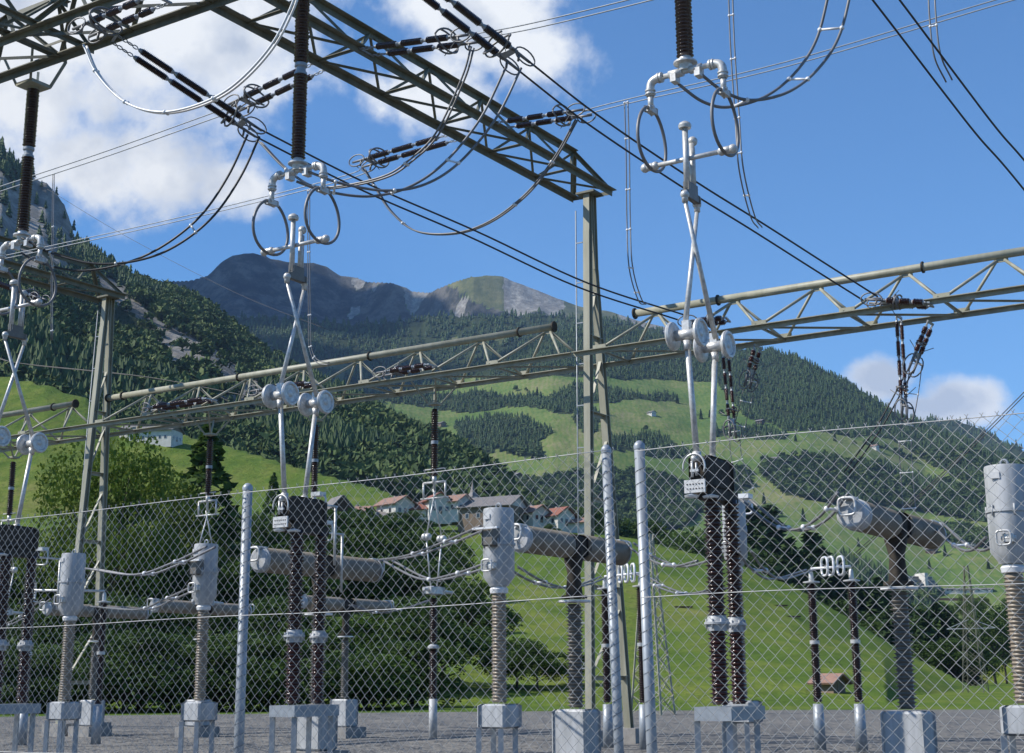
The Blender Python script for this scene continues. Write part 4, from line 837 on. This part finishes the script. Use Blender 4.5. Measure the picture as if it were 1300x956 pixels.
for pts,v,lb in (([(-60,260),(0,240),(130,197),(262,150),(306,134)],23.2,'pale twin line running from the left edge up to the string behind the middle insulator'),([(-60,340),(65,314),(250,273),(440,225),(458,212)],28.6,'pale twin line passing low behind the left hanging insulator towards the centre'),
   ([(605,46),(680,32),(820,-2),(980,-45)],23.2,'thin pale twin line over the white cloud at the top edge'),([(742,143),(800,128),(1000,81),(1275,0),(1400,-35)],28.6,'thin pale twin line crossing the whole blue sky on the right')):
    cable([onv(*q,v) for q in pts],.014,.24,M_ZINC,lb,'overhead_line','overhead line',GU,side=Vv)
GJ='jumper cables between the bus conductors'
def jump(pts,v,lb,mat_=M_ALUB,sp=(.3,.6,.85),r=.024,sep=.3,side=None): return cable([onv(*q,v) for q in pts],r,sep,mat_,lb,'jumper_cable','cable',GJ,spacers=sp,side=side)
jump([(108,58),(125,95),(160,130),(205,143),(255,133),(300,108),(345,60),(372,8),(378,-20)],18,'bright white jumper cable drooping under the girder at top left',M_WHITE,(.12,.25,.4,.55),side=Vv,sep=.08)
jump([(600,60),(588,100),(555,170),(520,205),(490,224),(440,236),(400,237),(365,216),(330,180)],23.2,'pale jumper cable looping under the diagonal girder in the centre',M_ALUB,(.4,.75,.88),side=Vv,sep=.1)
jump([(732,152),(705,200),(670,245),(625,280),(580,296),(530,294),(498,270),(478,240),(462,214)],28.6,'pale jumper cable hanging in a deep bow left of the central mast',M_ALUB,(.15,.3,.7,.9),side=Vv,sep=.08)
Qc=lambda u:W(u,V0,11.4)
def leads(u0,q0,pts,lb,sp=(.35,.62,.85)):
    P0=q0; P1=Qc(u0); return cable([P0]+[between(*q,P0,P1) for q in pts]+[P1],.027,.42,M_ALUB if u0<20 else M_WIRE,lb,'jumper_cable','cable',GJ,spacers=sp,side=U)
leads(26.25,B1(322,172),[(297,225),(262,275),(215,312),(165,332),(110,338),(60,328)],'dark twin jumper sweeping from the left string down to the left hanging contact')
leads(17.97,B2(652,86),[(620,150),(575,205),(530,235),(480,245),(425,238)],'twin jumper cable curving from the upper string down to the middle hanging contact')
q0=B2(0,0) if False else between(1066,-10,Qc(9.5),P5)
cable([Qc(9.5)+U*0]+[between(*q,Qc(9.5),q0) for q in ((905,122),(940,131),(985,120),(1022,92),(1050,50))]+[q0,q0+(q0-Qc(9.5))*.1+ZZ*1],.027,.42,M_ALUB,'dark twin jumper rising from the right hanging contact out of the top edge','jumper_cable','cable',GJ,spacers=(.3,.55,.75),side=U)
GD='vertical droppers'
def dropper(pts,v,lb,sp,r=.014): return cable([onv(*q,v) for q in pts],r,.07,M_ALUB,lb,'dropper_cable','cable',GD,spacers=sp,side=U,k=6)
def dropper_to(pts,v,e,lb,sp):
    P=[onv(*q,v) for q in pts]; return cable(P+[P[-1].lerp(e,.5)+(P[-1]-P[-2]).normalized()*.35,e],.016,.09,M_ALUB,lb,'dropper_cable','cable',GD,spacers=sp,side=U,k=6)
dropper_to([(795,130),(797,200),(798,280),(801,340)],28.6,B1(822,386),'thin vertical dropper from the overhead line down to the tube girder right of the mast',(.0,.15,.3,.45,.6,.75))
dropper_to([(927,-20),(930,60),(936,150),(941,215)],25.5,B2(965,289),'thin vertical dropper passing behind the right oval loop',(.1,.25,.4,.55,.7))
dropper([(392,242),(392,320),(393,400),(394,440),(402,458),(418,462)],28.6,'thin vertical dropper behind the middle disconnector head',(.0,.2,.4,.6,.75))
dropper([(68,221),(67,300),(66,360),(66,432)],28.6,'thin vertical dropper hanging left of the left mast',(.0,.3,.6,.95))
P=[between(*q,P5,P6) for q in ((1182,-30),(1184,20),(1190,70))]; cable(P+[between(1205,103,P5,P6)],.016,.12,M_ALUB,'short dropper joining the twin conductor in the upper right corner','dropper_cable','cable',GD,spacers=(.45,),side=U)
def droptw(pts,v,lb): return cable([onv(*q,v) for q in pts],.012,.30,M_ALUB,lb,'dropper_cable','cable',GD,spacers=(0,.5,.98),side=U)
droptw([(1149,560),(1151,600),(1155,652)],34.2,'bright twin dropper with rungs hanging down behind the mesh right of the breaker')
droptw([(932,548),(936,585),(952,628)],34.6,'bright twin dropper hanging behind the drive box of the right disconnector')
droptw([(953,484),(947,510),(938,545)],34.6,'bright twin dropper with a rung under the beaded insulators')
droptw([(1163,462),(1158,500),(1150,545)],34.2,'pale twin dropper beside the long hanging pair on the right')
for a,b,v,lb in (((1156,470),(1075,600),36,'dark twin line slanting down left behind the long hanging pair'),((1345,455),(1085,705),60,'thin twin line slanting down from the right edge to the valley'),):
    A_=onv(*a,v); B_=onv(*b,v); cable([A_,A_.lerp(B_,.5)-ZZ*.15,B_],.02,.36,M_WIRE,lb,'overhead_line','overhead line','lines slanting to the valley')
cable([onv(-10,452,60),onv(30,462,60),onv(180,478,60),onv(300,500,60),onv(420,525,60)],.025,.4,M_WIRE,'faint dark twin line with a clamp in front of the left forest','overhead_line','overhead line','far dark lines')
cable([onv(60,240,90),onv(160,300,90),onv(300,372,90),onv(420,420,90)],.02,.0,M_WIRE,'single far wire falling across the mountain from the left cliff','overhead_line','overhead line','far dark lines',strands=1)
# ------------------------------------------------------------------ far row hung from the tube girder
def farcontact(x,ytop,ybot,label,labelp,post=True,v=34.3):
    a=onv(x,ytop,v); b=onv(x,ybot,v); u0=a.dot(U); root=thing('hanging_contact',label,'insulator',W(u0,v,10.4),'hanging contacts under the tube girder')
    m=MB(); zt=a.z; m.box(W(u0,v,zt+.12),U*.16,Vv*.16,ZZ*.03)
    for s in (-1,1):
        for t in (-1,1): m.beam(W(u0+s*.14,v+t*.14,zt+.14),W(u0+s*.45,v+t*.6,10.48),.05,.05)
    m.build('mounting_bracket',M_STEEL,root)
    h=(zt-b.z)/2; 
    for k in range(2): m=MB(); sheds(m,W(u0,v,b.z+k*h+.04),ZZ,h-.08,.085,.125,.07,12); m.build('insulator_rod',M_BROWN,root)
    m=MB(); m.lathe(W(u0,v,b.z+h-.06),ZZ,[(0,.07),(.01,.11),(.11,.11),(.12,.07)],12); m.build('coupling',M_ZINC,root)
    m=MB(); z=b.z; m.cyl(W(u0-.4,v,z-.15),W(u0+.4,v,z-.15),.035,.035,8).cyl(W(u0,v,z-.2),W(u0,v,z+.05),.07,.07,10)
    for s in (-1,1): m.cyl(W(u0+s*.4,v,z-.15),W(u0+s*.4,v,z-.62),.03,.03,8)
    m.cyl(W(u0-.5,v,z-.62),W(u0+.5,v,z-.62),.025,.025,8); m.build('contact_frame',M_ALU,root)
    if post:
        root=thing('pantograph_disconnector',labelp,'disconnector',W(u0,v,0),'small disconnectors behind'); zb=4.15
        m=MB(); sheds(m,W(u0,v,2.75),ZZ,1.3,.09,.13,.07,12); m.build('insulator_column',M_BROWN,root); m=MB(); sheds(m,W(u0,v,1.2),ZZ,1.4,.09,.13,.07,12); m.build('insulator_column',M_BROWN,root)
        m=MB(); m.lathe(W(u0,v,2.6),ZZ,[(0,.08),(.02,.17),(.08,.17),(.14,.08)],12).cyl(W(u0,v,.1),W(u0,v,1.2),.12,.12,8); m.build('flange',M_TANK,root)
        m=MB(); m.box(W(u0,v,zb+.12),U*.2,Vv*.35,ZZ*.12,.2).cyl(W(u0,v-.5,zb+.15),W(u0,v+.9,zb+.1),.05,.05,8); m.build('drive_housing',M_ALU,root)
        for s in (-1,1):
            m=MB(); m.cyl(W(u0,v+s*.15,zb+.2),W(u0,v+s*.38,zb+1.6),.024,.024,7); m.build('lower_arm',M_ALU,root); m=MB(); m.ball(W(u0-.06,v+s*.38,zb+1.66),.11,8).ball(W(u0+.06,v+s*.38,zb+1.66),.11,8); m.build('elbow_joint',M_ALU,root)
            m=MB(); m.cyl(W(u0,v+s*.38,zb+1.7),W(u0,v-s*.06,zb+3.1),.022,.02,7); m.build('upper_arm',M_ALU,root)
        m=MB(); m.cyl(W(u0,v,zb+3.1),W(u0,v,zb+3.8),.04,.03,8).cyl(W(u0-.35,v,zb+3.7),W(u0+.35,v,zb+3.7),.02,.02,6); m.build('contact_arm',M_ALU,root)
farcontact(552,518,606,'dark hanging insulator under the tube girder above the village','small disconnector with thin crossed rods in front of the grove below the village')
farcontact(401,538,632,'dark hanging insulator under the tube girder right of the middle elbow wheels','',False)
farcontact(267,556,630,'dark hanging insulator under the tube girder in front of the larch','small disconnector behind the left grey tank',True)
farcontact(17,585,655,'dark hanging insulator at the left edge under the tube girder','small disconnector with thin rods at the left edge',True)
# ------------------------------------------------------------------ current transformers
def ct(p0,label,r=.25,h=1.22,box=False,zt=None):
    u0,v0,zt=p0.dot(U),p0.dot(Vv),p0.z; c=W(u0,v0,0)
    root=thing('current_transformer',label,'transformer',c,'current transformers with grey tanks'); z0=zt-h
    m=MB(); m.lathe(c+ZZ*z0,ZZ,[(0,r*.45),(.0,r*.62),(.04,r*.70),(.15,r),(h*.52,r),(h*.52,r*1.07),(h*.52+.035,r*1.07),(h*.52+.035,r*.985),(h-.03,r*.985),(h,r*.95),(h,0)],28)
    for k in range(6):
        a=k*1.047; m.cyl(c+ZZ*(z0+h*.52-.05)+U*math.cos(a)*r*1.05+Vv*math.sin(a)*r*1.05,c+ZZ*(z0+h*.52+.09)+U*math.cos(a)*r*1.05+Vv*math.sin(a)*r*1.05,.014,.014,6)
    m.build('tank',M_TANK,root)
    m=MB(); frame_ring(m,c+ZZ*(zt+.04),U,ZZ,.045,.014,2); m.build('lifting_eye',M_ZINC,root)
    MB().box(c-Vv*(r*.99)+U*r*.25+ZZ*(zt-.14),U*.06,Vv*.012,ZZ*.04).build('rating_plate',M_PLATE,root)
    m=MB(); m.lathe(c+ZZ*(z0-.12),ZZ,[(0,.1),(.01,r*.55),(.07,r*.6),(.1,r*.5),(.13,.1)],20); m.build('collar',M_WHITE,root)
    m=MB(); sheds(m,c+ZZ*1.35,ZZ,z0-.13-1.35,r*.42,r*.52,.05,20); m.build('insulator_column',M_BEIGE,root)
    m=MB(); m.box(c+ZZ*1.15,U*.26,Vv*.26,ZZ*.18,.15); m.build('base_box',M_TANK,root)
    m=MB(); 
    for a in (-.2,.2):
        for b in (-.2,.2): m.angle(c+U*a+Vv*b+ZZ*.1,c+U*a+Vv*b+ZZ*.97,.08,.012)
    m.build('support_frame',M_ZINC,root); MB().box(c+ZZ*.08,U*.4,Vv*.4,ZZ*.1).build('foundation',M_CONC,root)
    m=MB(); t=c+ZZ*(z0+.30)-Vv*r-U*r*.2; m.box(t,U*.07,Vv*.08,ZZ*.06,.2).cyl(t+U*.09-Vv*.04,t-U*.09-Vv*.04,.03,.03,8); frame_ring(m,t-Vv*.1+U*.05,U,ZZ,.09,.016); m.build('terminal_clamp',M_ALU,root)
    if box:
        m=MB(); m.box(c-Vv*(r+.04)-U*r*.15+ZZ*(zt-.46),U*.11,Vv*.1,ZZ*.15,.15); m.build('terminal_box',M_GREYCER,root)
        m=MB(); m.beam(c-Vv*(r+.18)+U*.2+ZZ*(zt-.34),c-Vv*(r+.18)-U*.26+ZZ*(zt-.34),.05,.03); m.build('terminal_bar',M_WHITE,root)
    return root
cts=[ct(onz(1275,592,4.3),'large grey tank on a beige ribbed column at the right edge',.262,1.24),ct(onz(633,646,4.3),'grey tank on a beige ribbed column in front of the village barn',.245,1.2,True),ct(onz(262,691,4.3),'grey tank on a beige column left of the fence post',.235,1.15,True),
 ct(onz(94,703,4.3),'grey tank on a beige column behind the left mast',.25,1.25),ct(onz(931,636,4.62),'grey tank half hidden behind the black columns of the right disconnector',.2,1.1)]
M_CHAMB=mat('chamber_porcelain',(.27,.235,.18),.5,0,c2=(.20,.17,.13),scale=5)
# ------------------------------------------------------------------ circuit breakers
def breaker(pl,pr,label,z=4.3,r=.24,bigcap=False,rc=.15):
    c=(pl+pr)/2; d=(pr-pl); hl=d.length/2; d.normalize(); s=d.cross(ZZ); c=c-ZZ*r
    root=thing('circuit_breaker',label,'breaker',Vector((c.x,c.y,0)),'circuit breakers with two horizontal chambers')
    for sg in (-1,1):
        e=(d*sg+ZZ*-.0).normalized(); cl=.30 if (sg<0 and bigcap) else .10; m=MB(); L_=hl-.32-cl; sheds(m,c+e*.3,e,L_,r*.965,r,.05,24); m.build('chamber',M_CHAMB,root)
        m=MB(); m.lathe(c+e*(.3+L_),e,[(0,r*.8),(.0,r*1.02),(.03,r*1.03),(.04,r*.95),(cl-.03,r*.93),(cl,r*.8),(cl+.01,0)],20); m.build('chamber_cap',M_TANK,root)
        m=MB(); t=c+e*(hl-.06)+ZZ*r*.95; m.box(t,d*.16,s*.06,ZZ*.025); frame_ring(m,c+e*(hl+.1)+ZZ*r*.4,s,ZZ,.13,.022)
        for k in range(3): m.cyl(t+d*(.08*k-.08)-s*.1,t+d*(.08*k-.08)+s*.1,.02,.02,6)
        m.build('terminal_clamp',M_ALU,root)
    m=MB(); m.box(c,d*.3,s*r*.8,ZZ*r*.85,.25).lathe(c-ZZ*.95,ZZ,[(0,.1),(.0,rc*1.6),(.05,rc*1.6),(.06,rc*1.05),(.45,rc*.8),(.7,rc*1.2),(.9,rc*1.2)],18); m.build('drive_head',M_BOX,root)
    m=MB(); m.lathe(c-ZZ*1.02,ZZ,[(0,.1),(0,rc*1.95),(.035,rc*1.95),(.04,.1)],20); m.build('flange',M_WHITE,root)
    m=MB(); sheds(m,Vector((c.x,c.y,1.2)),ZZ,c.z-1.05-1.2,rc*.78,rc*1.12,.062,20,.75); m.build('insulator_column',M_GREYCER,root)
    m=MB(); m.box(Vector((c.x,c.y,.75)),U*.35,Vv*.3,ZZ*.42,.1); m.build('drive_cabinet',M_TANK,root); MB().box(Vector((c.x,c.y,.15)),U*.5,Vv*.5,ZZ*.17).build('foundation',M_CONC,root)
    return root
bk=[breaker(W(7.35,20.6,4.3),W(7.35,24.75,4.3),'beige two chamber breaker on a ribbed column right of the post insulators',bigcap=True),
 breaker(W(13.45,20.95,4.32),W(13.45,24.75,4.32),'beige two chamber breaker crossing in front of the central mast'),
 breaker(W(19.75,21.2,4.3),W(19.75,25.0,4.3),'beige two chamber breaker behind the black columns of the middle disconnector',r=.25)]
for xl,xr,y,lb in ((209,306,764,'smaller breaker behind the left grey tank'),(395,484,759,'smaller farther breaker right of the middle black columns'),(66,182,768,'smaller breaker behind the left mast')):
    cc=onz((xl+xr)/2,y,4.3); v=cc.dot(Vv); u=cc.dot(U); breaker(W(u,v-2.2,4.3),W(u,v+2.2,4.3),lb,r=.21,rc=.13)
# ------------------------------------------------------------------ post insulators
def post(p,label,ring=0):
    c=Vector((p.x,p.y,0)); root=thing('post_insulator',label,'insulator',c,'black post insulators'); z=p.z
    h=(z-1.1)/2
    for k in range(2): m=MB(); sheds(m,c+ZZ*(1.1+k*h+.04),ZZ,h-.08,.085,.12,.055,14); m.build('insulator_rod',M_BROWN,root)
    m=MB(); m.lathe(c+ZZ*(1.1+h-.05),ZZ,[(0,.08),(.01,.12),(.09,.12),(.1,.08)],12); m.build('coupling',M_ALU,root); m=MB(); m.lathe(c+ZZ*(z-.04),ZZ,[(0,.05),(.02,.2),(.05,.2),(.07,.06)],14).lathe(c+ZZ*(z+.03),ZZ,[(0,.06),(.18,.055),(.24,.03),(.25,0)],10); m.build('top_fitting',M_ALU,root)
    m=MB(); m.cyl(c+ZZ*.05,c+ZZ*1.1,.14,.12,10); m.build('pedestal',M_ZINC,root)
    if ring:
        m=MB(); q=c+ZZ*(z+.34); m.cyl(q-U*.1,q+U*.5*ring,.03,.03,8)
        for k in range(2): frame_ring(m,q-U*(.25+.32*k)*-ring,(Vv*.6+U*.5).normalized(),ZZ,.2,.025,3)
        m.build('contact_rings',M_WHITE,root)
    return root
a1,a2=onz(1030,739,3.95),onz(1081,737,3.95)
post(a1,'black post insulator left of the pair beside the beige breaker column'); post(a2,'black post insulator right of the pair beside the beige breaker column')
m=MB(); m.cyl(a1+ZZ*.32,a2+ZZ*.34,.03,.03,8)
for t in (.35,.5,.75): frame_ring(m,a1.lerp(a2,t)+ZZ*.36,(Vv*.7+U*.6).normalized(),ZZ,.22,.03,3)
solo(m.build('disconnector_contact',M_WHITE),'white contact rings on a bar between the pair of black post insulators','contact','disconnector contacts')
a3,a4=onz(768,747,3.95),onz(813,744,3.95); post(a3,'black post insulator between the central mast and the fence posts'); post(a4,'black post insulator hidden behind the right one of the twin fence posts')
m=MB(); m.cyl(a3+ZZ*.3,a4+ZZ*.32,.03,.03,8)
for t in (.45,.62,.8): frame_ring(m,a3.lerp(a4,t)+ZZ*.34,(Vv*.7+U*.6).normalized(),ZZ,.22,.03,3)
solo(m.build('disconnector_contact',M_WHITE),'white contact rings seen between the twin fence posts','contact','disconnector contacts')
a5,a6,a7=onz(132,764,3.95),onz(40,764,3.95),onz(80,760,3.95); post(a5,'black post insulator beside the grey tank behind the left mast')
m=MB(); m.cyl(a5+ZZ*.3,a6+ZZ*.32,.035,.035,8)
for t in (.5,.62,.98): frame_ring(m,a5.lerp(a6,t)+ZZ*.32,(Vv*.7+U*.6).normalized(),ZZ,.26,.03,3)
solo(m.build('disconnector_contact',M_ALU),'grey contact arm with round rings in front of the left grey tank','contact','disconnector contacts'); post(a6,'black post insulator near the left edge under the contact arm')
# ------------------------------------------------------------------ low twin cables between the apparatus
GC='low twin cables between the apparatus'
def low(A_,B_,pts,lb,sp=(.3,.6),r=.022,sep=.2):
    cable([A_]+[between(*q,A_,B_) for q in pts]+[B_],r,sep,M_ALUB,lb,'apparatus_cable','cable',GC,spacers=sp)
Z_=lambda x,y,z:onz(x,y,z)
low(Z_(618,668,4.05),W(19.75,25.2,4.3),[(566,690),(520,706)],'twin cable dipping from the grey tank before the village to the middle breaker')
low(Z_(622,716,3.5),Z_(492,712,3.9),[(583,729),(540,735)],'lower twin cable left of the grey tank before the village')
low(Z_(650,720,3.45),a3+ZZ*.3,[(682,738),(712,746),(742,742)],'twin cable dipping in front of the breaker column towards the mast')
low(W(13.45,25.0,4.3),Z_(893,712,3.6),[(822,706),(858,719)],'twin cable from the breaker end dipping behind the twin fence posts')
low(a4+ZZ*.3,Z_(925,745,3.4),[(840,745),(875,754)],'lower twin cable behind the twin fence posts')
low(Z_(946,634,4.5),W(7.35,20.4,4.35),[(983,664),(1014,673),(1046,657)],'twin cable hanging between the hidden tank and the right breaker',(.35,.6,.85))
low(W(7.35,24.95,4.3),Z_(1262,682,3.5),[(1216,690),(1240,699)],'short twin cable from the right breaker to the large grey tank',(.4,))
low(Z_(945,700,3.6),a1+ZZ*.3,[(962,722),(988,735)],'lower twin cable right of the black columns',(.4,))
low(Z_(268,694,4.1),Z_(114,722,3.9),[(222,716),(176,730)],'twin cable dipping between the two left grey tanks')
low(Z_(248,746,3.5),Z_(120,770,3.9),[(214,761),(178,774)],'lower twin cable between the two left grey tanks')
low(Z_(445,768,3.9),Z_(545,762,4.1),[(480,778),(515,772)],'twin cable running to the small disconnector below the village')
low(Z_(60,760,4.1),Z_(-40,800,3.9),[(25,785),(0,795)],'twin cable leaving at the left edge')
for x,y,z,lb in ((404,640,5.2,'white square terminal ring top right of the middle drive box'),(413,676,4.7,'small white square terminal ring right of the middle black columns'),(1002,640,4.8,''),(53,708,4.6,'small white terminal ring in front of the left grove')):
    if not lb: continue
    p=onz(x,y,z); root=thing('terminal_ring',lb,'clamp',p,'loose terminal rings'); m=MB(); frame_ring(m,p,(U*.9-Vv*.2).normalized(),ZZ,.17,.02,5); m.build('ring',M_ALU,root)
    m=MB(); m.box(p+ZZ*.2,U*.12,Vv*.1,ZZ*.04).cyl(p-Vv*.1,p+Vv*.6,.025,.025,6).cyl(p+Vv*.55,p+Vv*.55-ZZ*1.2,.03,.03,6); m.build('clamp',M_ALU,root)
p=onz(945,636,4.72); root=thing('terminal_ring','white square terminal ring on the tank behind the drive box','clamp',p,'loose terminal rings'); m=MB(); frame_ring(m,p-ZZ*.1,(U*.9-Vv*.2).normalized(),ZZ,.13,.02,5); m.build('ring',M_WHITE,root)
m=MB(); m.box(p+ZZ*.08,U*.12,Vv*.1,ZZ*.04).cyl(p,p+Vv*.3,.03,.03,6); m.build('clamp',M_WHITE,root)
# ------------------------------------------------------------------ chain link fence
VF=6.74
def fence(u0,u1,dz,label,posts):
    """u0<u1, mesh in the plane v=VF; diamonds 70 mm wide"""
    root=thing('chain_link_fence',label,'fence',W((u0+u1)/2,VF,0),'chain link fence'); P=.0707; H=.0707; ztop=2.85; m=MB(); n=int((u1-u0)/(P/2)); rows=int(ztop/(H/2))-1
    V=[];Fc=[];o=0; r=.00145; g=random.Random(int(u0*10))
    zt=lambda u:dz(u)
    for c in range(n):
        uc=u0+c*P/2; pts=[]
        for k in range(rows+1):
            q=.5*(1 if (k+c)%2 else -1)*P/2*1.06; z=zt(uc)-k*H/2; off=(.0025 if (k%2) else -.0025)
            wob=.004*math.sin(uc*5.1+z*3)+.003*math.sin(uc*13+z*7); pts.append(W(uc+q,VF+off+wob*2,z+wob*.6))
        # hook over the top wire
        pts=[pts[0]+ZZ*.015+U*(pts[0]-pts[1]).dot(U)*-.25]+pts
        for i,p in enumerate(pts):
            for a,b in ((r,0),(0,r),(-r,0),(0,-r)): V.append(p+U*a*1.3+Vv*b*1.3)
        for i in range(len(pts)-1):
            for j in range(4): Fc.append((o+i*4+j,o+i*4+(j+1)%4,o+i*4+4+(j+1)%4,o+i*4+4+j))
        o+=4*len(pts)
    m.v=[(p.x,p.y,p.z) for p in V]; m.f=Fc; m.sm=[True]*len(Fc); m.build('wire_mesh',M_FENCE,root)
    for z,nm in ((0.0,'top_wire'),(-.775,'tension_wire'),(-1.62,'tension_wire')):
        m=MB(); k=int((u1-u0)/.25); m.tube([W(u0+(u1-u0)*i/k,VF-.008,zt(u0+(u1-u0)*i/k)+z-.012*math.sin(math.pi*i/k)) for i in range(k+1)],.0026,5); m.build(nm,M_FENCE,root)
    for (pt_,pb_,d_) in posts:
        t=onv(*pt_,VF+.045); b=onv(*pb_,VF+.045); b2=t+(b-t)*((t.z-.0)/(t.z-b.z)); m=MB(); m.cyl(b2,t,d_/2,d_/2,18).lathe(t,(t-b).normalized(),[(-.02,d_/2*1.08),(.0,d_/2*1.12),(.012,d_/2*.95),(.026,d_/2*.5),(.03,0)],18); ps=m.build('post',M_ZINC,root)
        m=MB(); dd=(t-b2).normalized(); x,y=rad_frame(dd); L_=(t-b2).length; k=int(L_/.0707); pts=[]
        for i in range(k*8): a=i/8*2*math.pi; pts.append(b2+dd*(i/8*.0707)+(x*math.cos(a)+y*math.sin(a))*(d_/2+.002))
        m.tube(pts,.0012,4); tw=m.build('lacing_wire',M_WIRE,root); tw.parent=ps
    return root
fence(3.72,10.6,lambda u:2.865-.006*(u-4)+.006*math.sin(u*2.1),'chain link fence running left from the twin posts to the left edge',[((314.5,619),(306,866),.062),((769.5,571),(782,866),.052)])
fence(-3.2,3.56,lambda u:2.86-.02*abs(u-2.2)*.3+.006*math.sin(u*2.7),'chain link fence running right from the twin posts to the right edge',[((811.5,566),(824,866),.056)])
# ------------------------------------------------------------------ air
HAZE=True
if HAZE:
    m=bpy.data.materials.new('air_haze'); m.use_nodes=True; N=m.node_tree.nodes; L=m.node_tree.links; N.remove(N['Principled BSDF'])
    v=N.new('ShaderNodeVolumePrincipled'); v.inputs['Density'].default_value=HAZE_D if 'HAZE_D' in globals() else 3.6e-5; v.inputs['Color'].default_value=(.42,.64,1,1); v.inputs['Anisotropy'].default_value=.0
    L.new(v.outputs[0],N['Material Output'].inputs['Volume'])
    mb=MB(); mb.box(Vector((0,0,950)),Vector((21500,0,0)),Vector((0,21500,0)),ZZ*1250); hb=mb.build('haze',m); hb['kind']='stuff'; hb['label']='thin bluish summer haze filling the valley'; hb['category']='haze'
    SC.cycles.volume_bounces=0; SC.cycles.volume_step_rate=1

# unseen cloud, added out of view so that its shade lies on the left summit
M_CLOUD=mat('shade_cloud_white',(.85,.86,.88),1.,0)
g=random.Random(4); mb=MB()
for cx,cy,rx,ry,n in ((-4620,5500,1250,850,26),(-4867,3150,800,800,20),(-4700,4300,700,900,14)):
    for k in range(n):
        a=g.random()*6.283; q=g.random()**.5; c=Vector((cx+math.cos(a)*rx*q,cy+math.sin(a)*ry*q,4500+g.uniform(-60,160))); r=g.uniform(260,430)*(1.15-.4*q)
        mb.lathe(c-ZZ*r*.45,ZZ,[(r*.45*(1-math.cos(math.pi*i/8)),r*math.sin(math.pi*i/8)) for i in range(9)],14,True,False)
cl=mb.build('cloud',M_CLOUD); cl['kind']='stuff'; cl['label']='unseen puffy white cloud added to shade the left summit'; cl['category']='cloud'
import OpenImageIO as oiio,sys
b=oiio.ImageBuf('/workdir/render_main.png'); s=1024/1300
import numpy as np
a=b.get_pixels(oiio.FLOAT)
for n,x,y in (('sky top (84,128,200)',1230,60),('sky mid (115,170,225)',600,311),('sky low (129,182,229)',1200,440),('far meadow(122,135,98)',862,541),('mtn (48,66,110)',345,353),('grass (85,118,40)',985,830),('left forest',250,400),('right forest',1000,500)):
    X,Y=int(x*s),int(y*s); print(n,(a[Y-2:Y+3,X-2:X+3,:3].mean((0,1))*255).astype(int))
